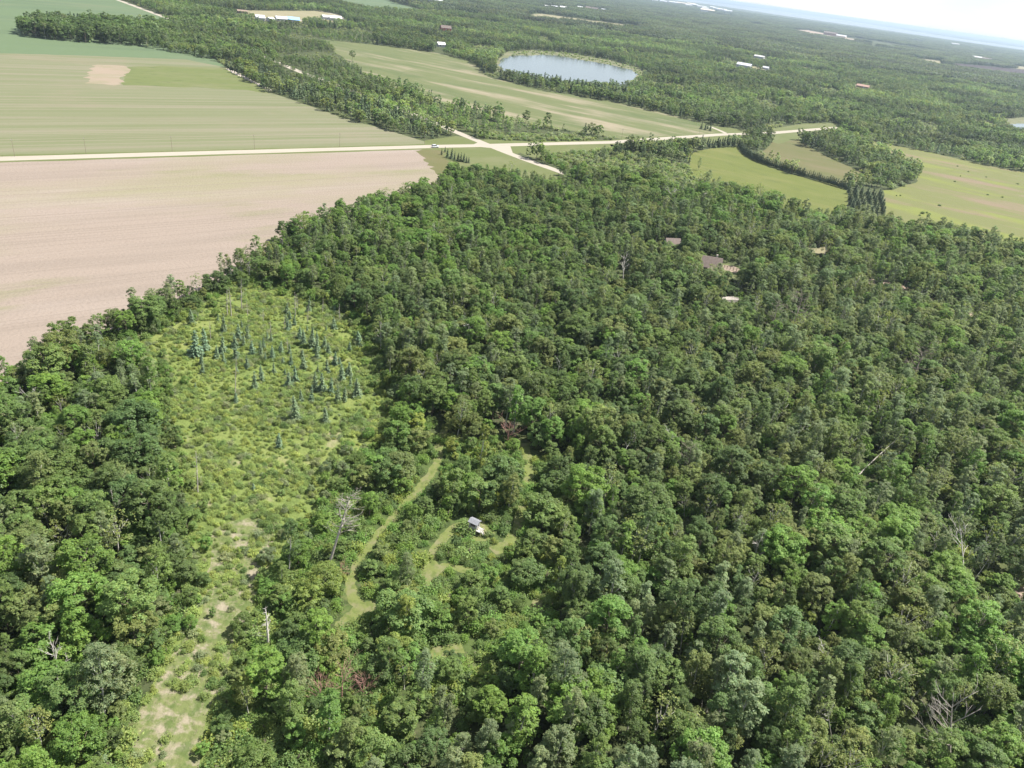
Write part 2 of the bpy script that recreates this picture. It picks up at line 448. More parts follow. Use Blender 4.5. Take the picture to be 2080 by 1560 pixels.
SCRUB = [(640, 960), (720, 905), (860, 880), (980, 900), (1110, 930), (1170, 1010), (1160, 1130), (1130, 1260), (1060, 1350), (980, 1420), (860, 1450), (800, 1560), (640, 1640), (430, 1640), (430, 1480), (480, 1330), (540, 1200)]
FARGREEN = [(540, -14), (760, -12), (800, 5), (850, 18), (905, 29), (860, 28), (760, 21), (690, 9), (620, 2)]
FARMF = [(485, 21), (560, 22), (640, 22), (690, 30), (700, 44), (660, 47), (560, 44), (498, 38)]
PALE2 = [(1055, 30), (1100, 28), (1200, 41), (1315, 56), (1285, 61), (1180, 51), (1075, 40)]
PALE3 = [(1838, 115), (1920, 125), (1916, 139), (1855, 124)]
PALE4 = [(2040, 130), (2090, 137), (2090, 143), (2050, 137)]
DARK = [(1922, 127), (2100, 143), (2100, 160), (1930, 140)]
QUARRY = [(1588, 60), (1640, 61), (1748, 82), (1730, 86), (1640, 71)]
CLR1 = [(1618, 136), (1640, 137), (1676, 150), (1650, 150)]
CLR2 = [(1520, 134), (1556, 137), (1560, 142), (1520, 141)]
CLR3 = [(1735, 172), (1765, 175), (1768, 181), (1738, 178)]
POND = [(2050, 252), (2100, 250), (2100, 266), (2066, 263)]
PONDRIM = [(2030, 242), (2110, 236), (2110, 276), (2050, 270)]
HOUSEYARD = [(1412, 545), (1424, 530), (1462, 530), (1500, 543), (1506, 556), (1484, 568), (1450, 562), (1420, 560)]
YARD2 = [(1346, 506), (1354, 496), (1374, 496), (1380, 506), (1372, 512), (1352, 512)]
GLADE1 = [(1640, 505), (1682, 500), (1690, 514), (1645, 520)]
SANDSPOTS = [[(1762, 566), (1776, 568), (1776, 578), (1760, 574)], [(1796, 568), (1812, 572), (1808, 582), (1794, 578)], [(1826, 578), (1846, 582), (1842, 592), (1826, 588)], [(1886, 604), (1904, 606), (1900, 616), (1884, 612)], [(1966, 632), (1986, 636), (1982, 646), (1966, 642)], [(2055, 1190), (2095, 1185), (2095, 1235), (2065, 1215)]]
ROADGRASS = [(1236, 289), (1460, 274), (1500, 271), (1512, 293), (1400, 300), (1250, 306)]
BLOCK = [(1700, 384), (1800, 384), (1816, 470), (1716, 452)]
ROADGRASS2 = [(1566, 271), (1704, 258), (1712, 274), (1650, 281), (1612, 284), (1580, 292), (1560, 285)]
JUNCTION = [(862, 286), (925, 276), (985, 283), (1065, 287), (1150, 286), (1150, 298), (1075, 302), (1050, 312), (985, 304), (912, 324), (896, 318), (862, 306)]
OPEN = dict(jn=JUNCTION, blk=BLOCK, rg1=ROADGRASS, rg2=ROADGRASS2, tilled=TILLED, striped=STRIPED, soy=SOY, lakef=LAKEF, rim=LAKERIM, ma=MEADOWA, mb=MEADOWB, rf=RIGHTF, lawn=LAWN, verge=VERGE, rs=ROADSIDE, df=DRIVE_F, bog=BOG, fg=FARGREEN, ff=FARMF, p2=PALE2, p3=PALE3, p4=PALE4, dk=DARK, q=QUARRY, c1=CLR1, c2=CLR2, c3=CLR3, pr=PONDRIM, hy=HOUSEYARD, y2=YARD2, g1=GLADE1)
for i, s_ in enumerate(SANDSPOTS): OPEN['ss%d' % i] = s_

BLD = [  # pixel of the foot, length, width, wall height, roof rise, turn, wall, roof, name, category, label
    (528, 41, 12, 9, 3.5, 3.0, .3, 'white', 'palegrey', 'farm_house', 'house', 'white farmhouse at the dark-shed end of the distant farmyard'),
    (549, 43, 10, 7, 3.0, 2.0, .9, 'white', 'white', 'farm_shed', 'shed', 'small white shed beside the distant white farmhouse'),
    (571, 43, 15, 9, 3.6, 2.6, .3, 'palegrey', 'palegrey', 'machine_shed', 'shed', 'pale grey machine shed beside the blue-roofed barn'),
    (595, 45, 17, 10, 3.6, 3.0, .2, 'tan', 'blue', 'blue_barn', 'barn', 'barn with a bright blue roof in the distant farmyard'),
    (661, 39, 11, 8, 3.5, 2.4, .5, 'white', 'white', 'white_barn', 'barn', 'small white barn at the lane end of the distant farmyard'),
    (681, 42, 18, 10, 4.0, 3.0, .2, 'white', 'white', 'white_barn', 'barn', 'long white barn by the lane into the distant farmyard'),
    (492, 27, 14, 8, 3.0, 1.5, .2, 'pole', 'pole', 'dark_shed', 'shed', 'low dark shed at the edge of the pale farm field'),
    (905, 62, 17, 10, 4.2, 3.6, .25, 'red', 'mauveroof', 'red_barn', 'barn', 'red barn among trees beyond the hay field'),
    (895, 95, 11, 8, 3.2, 2.6, .5, 'white', 'white', 'white_house', 'house', 'white house at the upper edge of the hay field'),
    (886, 5, 40, 16, 6.0, 4.0, -.2, 'white', 'white', 'long_barn', 'barn', 'very long white barn beyond the far green crop field'),
    (1039, 24, 24, 12, 5.0, 3.0, -.2, 'white', 'white', 'white_shed', 'shed', 'white shed standing alone by the far pale field'),
    (1109, 15, 22, 12, 4.5, 3, .1, 'white', 'white', 'white_shed', 'shed', 'white shed of the distant row behind the pale field'),
    (1126, 16, 26, 12, 4.5, 3, .3, 'white', 'palegrey', 'grey_shed', 'shed', 'pale grey roofed shed of the distant row behind the pale field'),
    (1144, 18, 26, 14, 5, 4, .1, 'tan', 'white', 'tan_shed', 'shed', 'tan walled shed of the distant row behind the pale field'),
    (1178, 17, 24, 12, 5, 3, -.2, 'white', 'white', 'far_house', 'house', 'white house in the distant hamlet between pale field and town'),
    (1194, 18, 24, 14, 5, 4, .4, 'tan', 'mauveroof', 'far_house', 'house', 'brown-roofed tan house in the distant hamlet'),
    (1208, 20, 26, 13, 5, 4, 0., 'white', 'mauveroof', 'far_house', 'house', 'brown-roofed white house in the distant hamlet'),
    (1226, 22, 22, 13, 5, 3, .2, 'white', 'greyroof', 'far_house', 'house', 'grey-roofed white house in the distant hamlet'),
    (1511, 137, 25, 12, 4.2, 3.2, -.25, 'palegrey', 'greyroof', 'pole_barn', 'barn', 'long grey-roofed metal barn in a clearing of the far forest'),
    (1542, 118, 22, 9, 3.5, 2, -.3, 'white', 'white', 'low_shed', 'shed', 'low white shed behind the grey-roofed metal barn'),
    (1555, 141, 11, 7, 3, 2, -.3, 'palegrey', 'palegrey', 'small_shed', 'shed', 'small pale shed beside the grey-roofed metal barn'),
    (1752, 179, 20, 10, 3.2, 2.4, -.2, 'pinkbrick', 'pinkbrick', 'red_shed', 'shed', 'reddish shed half sunk in the far forest'),
    (1686, 72, 70, 30, 12, 6, -.15, 'pinkbrick', 'mauveroof', 'factory', 'building', 'large reddish brick building beside the sand pit'),
    (1708, 77, 50, 30, 10, 5, -.15, 'tan', 'palegrey', 'warehouse', 'building', 'tan warehouse beside the large reddish brick building'),
    (1940, 92, 60, 30, 12, 4, -.2, 'white', 'white', 'warehouse', 'building', 'white warehouse alone in the hazy forest below the great lake'),
    (1986, 120, 50, 24, 8, 4, -.2, 'tan', 'white', 'far_hall', 'building', 'white-roofed hall near the far dark field'),
    (2003, 123, 40, 20, 8, 4, -.2, 'white', 'mauveroof', 'far_hall', 'building', 'brown-roofed hall near the far dark field'),
]
for i in range(14):
    tx_ = [1330, 1347, 1366, 1385, 1398, 1410, 1425, 1436, 1446, 1456, 1466, 1404, 1432, 1478][i]; ty_ = [3, 5, 7, 9, 13, 12, 16, 24, 17, 20, 22, 10, 20, 25][i]
    BLD.append((tx_, ty_, 60 + 17 * (i % 4), 35, 14, 6, .2 * (i % 3), 'white', ['white', 'palegrey', 'white', 'tan'][i % 4], 'town_building', 'building', ['plain white', 'grey-roofed white', 'bright white', 'tan-roofed white'][i % 4] + ' building of the distant town near the great lake'))
for i, b_ in enumerate(BLD):
    k_ = ppm(b_[0], b_[1]); w_ = b_[2] * k_ * .75 + 1.5
    OPEN['b%d' % i] = [(b_[0] - w_, b_[1] - 2), (b_[0] + w_, b_[1] - 2), (b_[0] + w_, b_[1] + 9 * k_), (b_[0] - w_, b_[1] + 9 * k_)]

Z = 0.004
FC = []
for i_, (a_, b_, w_, h_) in enumerate([(1478, 30, 34, 1.6), (1540, 52, 40, 2.2), (1420, 52, 46, 2.6), (1585, 90, 40, 2.6), (1660, 108, 34, 2.4), (1330, 90, 30, 2.5), (1780, 98, 44, 2.4), (1860, 84, 40, 1.8), (1240, 66, 44, 2.4), (1000, 48, 36, 2.2), (960, 12, 50, 2.0), (1120, 62, 30, 2.0), (2010, 106, 40, 1.6), (1700, 140, 26, 2.2), (1900, 190, 40, 3.0), (1990, 172, 34, 2.6)]):
    FC.append([(a_ - w_ / 2, b_ - h_ - w_ * .069), (a_ + w_ * .1, b_ - h_ * 1.2), (a_ + w_ / 2, b_ - h_ * .6 + w_ * .069), (a_ + w_ / 2, b_ + h_ * .4 + w_ * .069), (a_, b_ + h_), (a_ - w_ / 2, b_ + h_ * .5 - w_ * .069)])
    OPEN['fc%d' % i_] = FC[-1]
for i_, p_ in enumerate(FC): sheet('far_clearing', p_, MT[['palefield', 'lawn', 'reed'][i_ % 3]], .05, 3, 12)
sheet('tilled_field', TILLED, MT['tilled'], Z, 1.5)
sheet('field_corner', [(845, 306), (890, 303), (904, 318), (922, 345), (895, 362), (872, 335)], MT['brownmeadow'], 1.5 * Z, 3, 4)
sheet('striped_field', STRIPED, MT['striped'], Z, .8)
sheet('soybean_field', SOY, MT['soy'], 2 * Z, .8)
sheet('weedy_plot', WEEDS, MT['weeds'], 3 * Z, 1.5)
sheet('plowed_plot', PLOWED, MT['plowed'], 3.5 * Z, 2.5, 5)
sheet('hay_field', LAKEF, MT['lakefield'], Z, 1.5)
sheet('reed_shore', LAKERIM, MT['reed'], 2 * Z, 2)
sheet('lake', LAKE, MT['water'], 3 * Z, 2.5, 14)
sheet('meadow', MEADOWA, MT['meadow'], Z, 1.2)
sheet('fallow_meadow', MEADOWB, MT['brownmeadow'], Z, 1.2)
sheet('pasture', RIGHTF, MT['rightfield'], Z, 1.5)
sheet('lawn', LAWN, MT['lawn'], 2 * Z, .6)
sheet('verge', VERGE, MT['lawn'], Z, .8)
sheet('grass_corner', ROADSIDE, MT['lawn'], 2 * Z, .8)
sheet('grass_bank', DRIVE_F, MT['lawn'], Z, .8)
sheet('road_margin', ROADGRASS, MT['lawn'], Z, .8)
sheet('road_margin', ROADGRASS2, MT['lawn'], Z * 1.5, .8)
sheet('junction_grass', JUNCTION, MT['lawn'], Z * 1.2, .8)
sheet('bog', BOG, MT['bog'], Z, .8, 4)
sheet('dry_sedge', DRY, MT['drysedge'], 2 * Z, 1.0, 3)
sheet('brushy_ground', SCRUB, MT['brush'], Z * .5, .8, 4)
sheet('far_crop_field', FARGREEN, MT['soy'], .05, 3)
sheet('farm_field', FARMF, MT['palefield'], .05, 2)
sheet('far_pale_field', PALE2, MT['palefield'], .1, 4)
sheet('far_stubble_field', PALE3, MT['palefield'], .1, 4)
sheet('far_pale_strip', PALE4, MT['palefield'], .1, 4)
sheet('far_dark_field', DARK, MT['darkfield'], .1, 4)
sheet('sand_pit', QUARRY, MT['sand'], .2, 6)
sheet('small_clearing', CLR1, MT['lawn'], .05, 2)
sheet('shed_clearing', CLR2, MT['palefield'], .05, 2)
sheet('sandy_clearing', CLR3, MT['sand'], .05, 2)
sheet('pond_shore', PONDRIM, MT['reed'], 2 * Z, 1.5)
sheet('pond', POND, MT['water'], 3 * Z, 1.5)
sheet('house_yard', HOUSEYARD, MT['lawn'], Z, .5, 3)
sheet('garage_yard', YARD2, MT['sand'], Z, .5, 3)
sheet('forest_glade', GLADE1, MT['palefield'], Z, .5, 3)
for s_ in SANDSPOTS: sheet('sand_patch', s_, MT['sand'], Z, .4, 2)
BIGLAKE = [(1290, -15), (1440, 4), (1600, 24), (1720, 41.5), (1830, 59), (1960, 80), (2100, 100), (2300, 130), (2300, 134), (2100, 104), (1960, 85), (1830, 66), (1720, 50), (1600, 33), (1440, 9), (1290, -9)]
sheet('great_lake', BIGLAKE, MT['water'], .6, 60, 900)

# roads: straight in the world
ra, rb, rc = G(-300, 331), G(985, 295.5), G(1702, 259)
ROAD1 = [ra[:2], G(0, 322.5)[:2], G(880, 297.5)[:2], rb[:2], G(1240, 289)[:2], G(1460, 273.5)[:2], G(1570, 270)[:2], rc[:2]]
ROAD2 = [G(150, -32)[:2], G(240, 0)[:2], G(355, 42.5)[:2], G(620, 150)[:2], G(800, 216)[:2], G(985, 292)[:2], G(1062, 322)[:2], G(1130, 346)[:2], G(1152, 354)[:2]]
strip('road_verge', ROAD1, 13.5, MT['lawn'], 2.6 * Z, .5, 9)
strip('gravel_road', ROAD1, 7.6, MT['gravel'], 5 * Z, .12, 20)
strip('crossing_road', smooth_line(ROAD2[4:], 4), 7.0, MT['gravel'], 6 * Z, .12, 12)
strip('north_road', ROAD2[:5], 7.4, MT['gravel'], 6 * Z, .12, 30)
cross = G(992, 296)[:2]
def corner(a, b, c):  # fillet of gravel in a corner of the crossing
    corner.z += .0012
    sheet('road_corner', [a, b, c], MT['gravel'], corner.z, 0)
corner.z = 3.2 * Z
corner((955, 296), (972, 289), (995, 296)); corner((1036, 295), (985, 294), (1042, 312)); corner((960, 297), (1000, 296), (1012, 302))
DRIVE = [G(1475, 271)[:2], G(1462, 265)[:2], G(1442, 257)[:2]]
strip('driveway', DRIVE, 4.5, MT['gravel'], 5 * Z, .1, 6)
strip('farm_drive', [G(646, 21)[:2], G(690, 32)[:2], G(700, 38)[:2], G(600, 42)[:2]], 8, MT['gravel'], .08, .3, 12)
strip('far_track', [G(850, 18)[:2], G(905, 29)[:2]], 14, MT['palefield'], .12, .3, 20)

TRAILS = [
    ([(908, 862), (893, 905), (888, 940), (858, 985), (805, 1048), (762, 1096), (726, 1142), (713, 1182), (716, 1214), (738, 1236)], 2.1),
    ([(770, 1228), (738, 1236), (710, 1255), (690, 1276)], 2.4),
    ([(985, 1062), (935, 1066), (900, 1096), (876, 1130), (872, 1165), (868, 1195)], 2.1),
    ([(875, 1160), (915, 1150), (955, 1160)], 2.0),
    ([(1066, 900), (1074, 950), (1070, 985)], 2.4),
    ([(1066, 1030), (1050, 1072), (1030, 1105), (1000, 1120)], 2.4),
    ([(875, 1325), (905, 1322), (940, 1315)], 2.5),
    ([(1080, 1225), (1100, 1230)], 3.0),
]
TL = []
for pts, w in TRAILS:
    ln = smooth_line([G(*p) for p in pts])
    TL.append((ln, w))
    strip('grass_trail', ln, w, MT['mown'], 2 * Z + .001 * len(TL), .3, .8)
sheet('mown_patch', [(855, 1150), (880, 1140), (900, 1160), (890, 1195), (860, 1200)], MT['mown'], 5 * Z, .4, 2)
sheet('blind_yard', [(938, 1068), (968, 1062), (1005, 1070), (1000, 1095), (960, 1100), (935, 1088)], MT['mown'], 5.5 * Z, .4, 2)

# ------------------------------------------------------------------ plant shapes
def unit(v):
    return v / (np.linalg.norm(v, axis=-1, keepdims=True) + 1e-9)

class Cloud:
    """collects leaf faces (pointed lozenges) as arrays"""
    def __init__(s, seed):
        s.r = np.random.default_rng(seed)
        s.C, s.N, s.S, s.V, s.T = [], [], [], [], []
    def add(s, c, n, size, var, t=None):
        k = len(c)
        if t is None:
            t = s.r.normal(size=(k, 3))
        n = unit(n)
        t = unit(t - n * np.sum(t * n, axis=1, keepdims=True))
        s.C.append(c); s.N.append(n); s.T.append(t)
        s.S.append(np.broadcast_to(size, (k, 2)) if np.ndim(size) < 2 else size)
        s.V.append(var)
    def arrays(s):
        C, N, T, Sz, V = (np.concatenate(a) for a in (s.C, s.N, s.T, s.S, s.V))
        B = np.cross(N, T)
        a = T * Sz[:, :1]; b = B * Sz[:, 1:]
        dro = N * Sz[:, 1:] * .35
        vs = np.stack([C - a, C + b * 1.0 - dro, C + a, C - b - dro], 1).reshape(-1, 3)
        return vs, np.repeat(V, 4, axis=0)

def quads_mesh(name, parts):
    """parts: (verts, quads, mat, var) -> one mesh with 'var' colours"""
    vs, fs, ms, cs, mats, b = [], [], [], [], [], 0
    for v, f, mat, var in parts:
        vs.append(v); fs.append(f + b); b += len(v)
        ms.append(np.full(len(f), len(mats))); mats.append(mat)
        cs.append(var if var is not None else np.ones((len(v), 3)))
    v = np.concatenate(vs); f = np.concatenate(fs); m = np.concatenate(ms); c = np.concatenate(cs)
    me = bpy.data.meshes.new(name)
    me.vertices.add(len(v)); me.vertices.foreach_set('co', v.astype(np.float32).ravel())
    me.loops.add(len(f) * 4); me.loops.foreach_set('vertex_index', f.astype(np.int32).ravel())
    me.polygons.add(len(f)); me.polygons.foreach_set('loop_start', np.arange(0, len(f) * 4, 4, dtype=np.int32))
    me.polygons.foreach_set('material_index', m.astype(np.int32))
    for mt in mats: me.materials.append(mt)
    at = me.attributes.new('var', 'FLOAT_COLOR', 'POINT')
    at.data.foreach_set('color', np.concatenate([c, np.ones((len(c), 1))], 1).astype(np.float32).ravel())
    me.update(calc_edges=True)
    return me

def tube_arrays(mb):
    return np.array(mb.v), np.array([f for f in mb.f if len(f) == 4])

def leafvar(r, k, amp=.22, base=None):
    g = 1 + r.uniform(-amp, amp, (k, 1))
    hue = r.uniform(-.10, .10, (k, 1))
    v = np.concatenate([g * (1 + hue), g, g * (1 - hue * .7)], 1)
    return v if base is None else v * base

def tree_shape(seed, H, Rc, zlow, nl, ns, nleaf, leaf, bark, form='round', sub=.42, sparse=1.0, mat='leaf', limbs=7, lr=(.22, .46)):
    """trunk with limbs, and a crown of leafy lobes; returns (crown mesh, trunk mesh, joined mesh)"""
    r = np.random.default_rng(seed); rr = random.Random(seed)
    cl = Cloud(seed + 1)
    cz = (H + zlow) / 2; hz = (H - zlow) / 2
    lobes = []
    for i in range(nl):
        if form == 'column':
            t = (i + r.uniform(.1, .9)) / nl
            z = zlow + (H - zlow) * t
            prof = max(.12, math.sin(math.pi * min(1, .16 + .80 * t) ** .95)) ** .55
            a = i * 2.4 + r.uniform(-.5, .5)
            rad = Rc * .55 * prof * r.uniform(.5, 1.15)
            c = np.array([rad * math.cos(a), rad * math.sin(a), z])
            lrad = Rc * r.uniform(*lr) * (.55 + .5 * prof)
        else:
            zz = -0.75 + 1.7 * (i + .5) / nl
            a = i * 2.399 + r.uniform(-.4, .4)
            zz = min(.95, zz + r.uniform(-.12, .12)); q = math.sqrt(max(0, 1 - zz * zz))
            k = r.uniform(.5, .95)
            c = np.array([Rc * q * math.cos(a) * k * 1.05, Rc * q * math.sin(a) * k * 1.05, cz + hz * zz * .74])
            lrad = Rc * r.uniform(*lr)
        lobes.append((c, lrad))
    cen = np.array([0, 0, cz - hz * .2])
    for c, lrad in lobes:
        out = unit((c - cen)[None])[0]
        d = unit(r.normal(size=(ns * 3, 3)) + out * .35 + np.array([0, 0, .25]))
        d = d[(d @ out) > -.35][:ns]
        tone = r.uniform(.86, 1.14)
        for dd in d:
            if r.random() > sparse: continue
            p = c + dd * lrad * r.uniform(.7, 1.1) * np.array([1, 1, .85])
            k = max(3, int(nleaf * r.uniform(.6, 1.3)))
            od = unit(r.normal(size=(k, 3)) + dd * .5 + np.array([0, 0, .25]))
            off = od * sub * r.uniform(.45, 1.1, (k, 1)) * np.array([1.25, 1.25, .8])
            n = od * .5 + dd * .3 + np.array([0, 0, .95]) + r.normal(size=(k, 3)) * .4
            sz = leaf * r.uniform(.65, 1.3, (k, 1)) * np.array([[1.0, .62]])
            cl.add(p + off, n, sz, leafvar(r, k, .2, tone * r.uniform(.8, 1.2)))
    v, var = cl.arrays()
    q = np.arange(len(v)).reshape(-1, 4)
    # trunk and limbs
    tb = MB()
    bend = [rr.uniform(-.3, .3) * H / 12 for _ in range(2)]
    top = H * (.9 if form == 'column' else .72)
    tp = lambda t: Vector((bend[0] * t * t * 1.5, bend[1] * t, top * t))
    r0 = H * .0125 + .02
    tb.tube([tp(t) for t in (0, .08, .3, .55, .8, 1)], [r0 * k for k in (1.35, 1, .85, .62, .4, .12)], 6)
    for i in range(limbs):
        c, lrad = lobes[int((i + .5) / limbs * nl)]
        t = max(.22, min(.92, (c[2] - lrad * 1.2) / top * .85))
        a = tp(t); b = Vector(c)
        mid = a.lerp(b, .5) + Vector((0, 0, -.06 * H * .5))
        tb.tube([a, mid, b], [r0 * .42, r0 * .28, r0 * .09], 4)
        e = b + Vector((rr.uniform(-1, 1), rr.uniform(-1, 1), rr.uniform(.3, 1))) * lrad * .8
        tb.tube([mid, e], [r0 * .18, r0 * .05], 3)
    tv, tf = tube_arrays(tb)
    return (quads_mesh('crown', [(v, q, MT[mat], var)]), quads_mesh('trunk', [(tv, tf, MT[bark], None)]),
            quads_mesh('tree', [(v, q, MT[mat], var), (tv, tf, MT[bark], None)]))

def conifer_shape(seed, H, Rb, levels, per, nneed, droop=.25, leaf=.34, tip=1.0, zlow=.06, bark='bark', ragged=.2):
    r = np.random.default_rng(seed)
    cl = Cloud(seed + 1)
    for i in range(levels):
        t = (i + r.uniform(0, .6)) / levels
        z = H * (zlow + (1 - zlow) * t)
        rad = Rb * (1 - t) ** tip * r.uniform(1 - ragged, 1 + ragged * .6) + .10
        for k in range(max(4, int(per * (1 - .6 * t)))):
            a = r.uniform(0, 2 * math.pi)
            dirv = np.array([math.cos(a), math.sin(a), 0])
            L = rad * r.uniform(.72, 1.12)
            kk = max(3, int(nneed * (L / Rb) ** .7))
            s = np.sort(r.uniform(.12, 1, kk))
            P = dirv * (s * L)[:, None] + np.array([0, 0, 1.0]) * (z - droop * L * s ** 1.4 + .10 * L * s ** 4)[:, None]
            P = P + r.normal(size=(kk, 3)) * .05 * L
            n = np.array([0, 0, 1.]) + dirv * .35 + r.normal(size=(kk, 3)) * .45
            side = np.cross(dirv, [0, 0, 1])
            t_ = dirv + side * r.uniform(-.9, .9, (kk, 1)) + np.array([0, 0, -.15])
            sz = leaf * r.uniform(.7, 1.25, (kk, 1)) * np.array([[1.0, .5]])
            cl.add(P, n, sz, leafvar(r, kk, .2, r.uniform(.85, 1.15)), t_)
    v, var = cl.arrays()
    q = np.arange(len(v)).reshape(-1, 4)
    tb = MB()
    tb.tube([(0, 0, 0), (0, 0, H * .4), (0, 0, H * .97)], [H * .014 + .03, H * .009 + .02, .012], 6)
    tv, tf = tube_arrays(tb)
    return (quads_mesh('crown', [(v, q, MT['needle'], var)]), quads_mesh('trunk', [(tv, tf, MT[bark], None)]),
            quads_mesh('tree', [(v, q, MT['needle'], var), (tv, tf, MT[bark], None)]))

def shrub_shape(seed, H, Rc, nl, ns, nleaf, leaf):
    r = np.random.default_rng(seed)
    cl = Cloud(seed + 1)
    for i in range(nl):
        a = r.uniform(0, 6.28); q = Rc * math.sqrt(r.uniform(0, .8)) * .75
        h = H * r.uniform(.45, .95) * (1 - .35 * (q / Rc))
        c = np.array([q * math.cos(a), q * math.sin(a), h * .55])
        tone = r.uniform(.85, 1.15)
        for j in range(ns):
            d = unit(r.normal(size=(1, 3)) + np.array([[0, 0, .45]]))[0]
            p = c + d * np.array([Rc * .42, Rc * .42, h * .45])
            p[2] = max(.05, p[2])
            k = max(3, int(nleaf * r.uniform(.6, 1.3)))
            off = r.normal(size=(k, 3)) * .16 * H
            P = p + off; P[:, 2] = np.maximum(P[:, 2], .04)
            n = d * .45 + np.array([0, 0, .95]) + r.normal(size=(k, 3)) * .45
            cl.add(P, n, leaf * r.uniform(.65, 1.3, (k, 1)) * np.array([[1.0, .55]]), leafvar(r, k, .2, tone * r.uniform(.82, 1.18)))
    v, var = cl.arrays()
    q = np.arange(len(v)).reshape(-1, 4)
    tb = MB()
    for i in range(4):
        a = r.uniform(0, 6.28)
        tb.tube([(0, 0, 0), (math.cos(a) * Rc * .25, math.sin(a) * Rc * .25, H * .4), (math.cos(a) * Rc * .5, math.sin(a) * Rc * .5, H * .75)], [.035 * H, .022 * H, .008], 4)
    tv, tf = tube_arrays(tb)
    return (quads_mesh('foliage', [(v, q, MT['leaf'], var)]), quads_mesh('stem', [(tv, tf, MT['bark'], None)]),
            quads_mesh('bush', [(v, q, MT['leaf'], var), (tv, tf, MT['bark'], None)]))

def snag_shape(seed, H, mat, style='spruce', rad=.16, nb=16, blen=1.5, first=.3):
    """a dead standing trunk: (branches mesh, trunk mesh, joined mesh)"""
    rr = random.Random(seed)
    tb, bb = MB(), MB()
    bend = (rr.uniform(-.05, .05) * H, rr.uniform(-.05, .05) * H)
    tp = lambda t: Vector((bend[0] * t * t, bend[1] * t * t, H * t))
    tb.tube([tp(t) for t in (0, .2, .45, .7, .9, 1)], [rad * k for k in (1.25, 1, .8, .55, .3, .08)], 6)
    def twig(a, d, L, w, depth):
        d = d.normalized()
        m = a + d * L * .55 + Vector((rr.uniform(-.1, .1), rr.uniform(-.1, .1), rr.uniform(-.02, .12))) * L
        e = m + (d + Vector((rr.uniform(-.3, .3), rr.uniform(-.3, .3), rr.uniform(0, .45)))).normalized() * L * .45
        bb.tube([a, m, e], [w, w * .7, w * .25], 4)
        if depth > 0:
            for _ in range(rr.randint(2, 4)):
                p = a.lerp(m, rr.uniform(.4, 1)) if rr.random() < .5 else m.lerp(e, rr.uniform(0, .9))
                twig(p, d + Vector((rr.uniform(-.9, .9), rr.uniform(-.9, .9), rr.uniform(-.1, .7))), L * rr.uniform(.35, .6), w * .5, depth - 1)
    for i in range(nb):
        t = first + (1 - first) * (i + rr.random()) / nb
        a = rr.uniform(0, 6.28)
        if style == 'spruce':
            L = blen * (1.15 - t) * rr.uniform(.45, 1.2)
            twig(tp(min(t, .97)), Vector((math.cos(a), math.sin(a), rr.uniform(-.25, .15))), L, rad * .2, 1)
        elif style == 'pine':
            L = blen * rr.uniform(.5, 1.1) * (1.2 - .6 * t)
            twig(tp(min(t, .97)), Vector((math.cos(a), math.sin(a), rr.uniform(.0, .45))), L, rad * .26, 2)
        else:
            L = blen * rr.uniform(.55, 1.15) * (1.25 - .6 * t)
            twig(tp(min(t, .95)), Vector((math.cos(a), math.sin(a), rr.uniform(.5, 1.3))), L, rad * .38, 2)
    bv, bf = tube_arrays(bb); tv, tf = tube_arrays(tb)
    return (quads_mesh('branches', [(bv, bf, MT[mat], None)]), quads_mesh('trunk', [(tv, tf, MT[mat], None)]),
            quads_mesh('dead', [(bv, bf, MT[mat], None), (tv, tf, MT[mat], None)]))

PROTO = {}
PROTO['broad'] = [tree_shape(100 + i, [12, 11, 13, 10.5, 12.5, 9.5, 13.5, 11][i], [3.1, 3.7, 2.6, 4.0, 3.3, 2.4, 3.0, 2.9][i], [2.2, 3.0, 1.6, 3.2, 3.6, 1.2, 3.0, 4.2][i],
                             [18, 22, 16, 24, 15, 14, 19, 13][i], [15, 13, 16, 13, 15, 15, 14, 14][i], 32, [.165, .175, .15, .18, .16, .15, .165, .16][i], 'bark', sub=[.40, .46, .34, .48, .40, .34, .42, .40][i], sparse=[1, .95, 1, .9, .85, 1, .9, .8][i]) for i in range(8)]
PROTO['aspen'] = [tree_shape(200 + i, 12 + .4 * (i % 3), [2.4, 2.7, 2.0, 2.5, 2.2, 1.8][i], [2.8, 3.6, 2.2, 3.4, 4.0, 3.0][i], [18, 19, 16, 18, 15, 15][i], 13, 24, .14, 'birch', 'column', [.36, .40, .30, .36, .34, .28][i], .9, lr=(.3, .6)) for i in range(6)]
PROTO['small'] = [tree_shape(300 + i, 5.6 + .4 * (i % 2), [2.2, 1.8, 2.5, 2.0, 1.5][i], .25, [14, 12, 16, 13, 11][i], 14, 25, .14, 'bark', 'round', [.32, .28, .36, .3, .26][i], limbs=5) for i in range(5)]
PROTO['thin'] = [tree_shape(350 + i, 12.5, [2.6, 2.2, 2.9][i], [4.5, 3.6, 4][i], [13, 12, 14][i], 10, 9, .2, 'birch', 'round', .5, .62, limbs=11, lr=(.3, .5)) for i in range(3)]
PROTO['shrub'] = [shrub_shape(400 + i, [1.3, 1.0, 1.6, 1.1][i], [1.1, 1.3, 1.0, .9][i], 8, 10, 11, .125) for i in range(4)]
PROTO['spruce'] = [conifer_shape(500 + i, 6.0, [1.4, 1.15, 1.6][i], 19, 15, 14, .25, .2, .9, ragged=.4) for i in range(3)]
PROTO['pine'] = [conifer_shape(550 + i, 9.0, [2.0, 1.8, 2.2][i], 18, 13, 12, .05, .36, .62, .10) for i in range(3)]
PROTO['far_broad'] = [tree_shape(600 + i, 11.5, 3.7, 1.2, 11, 9, 7, .55, 'bark', 'round', .5, limbs=3) for i in range(4)]
PROTO['far_aspen'] = [tree_shape(620 + i, 11.5, 2.8, 2.2, 11, 7, 6, .5, 'birch', 'column', .45, limbs=2) for i in range(3)]
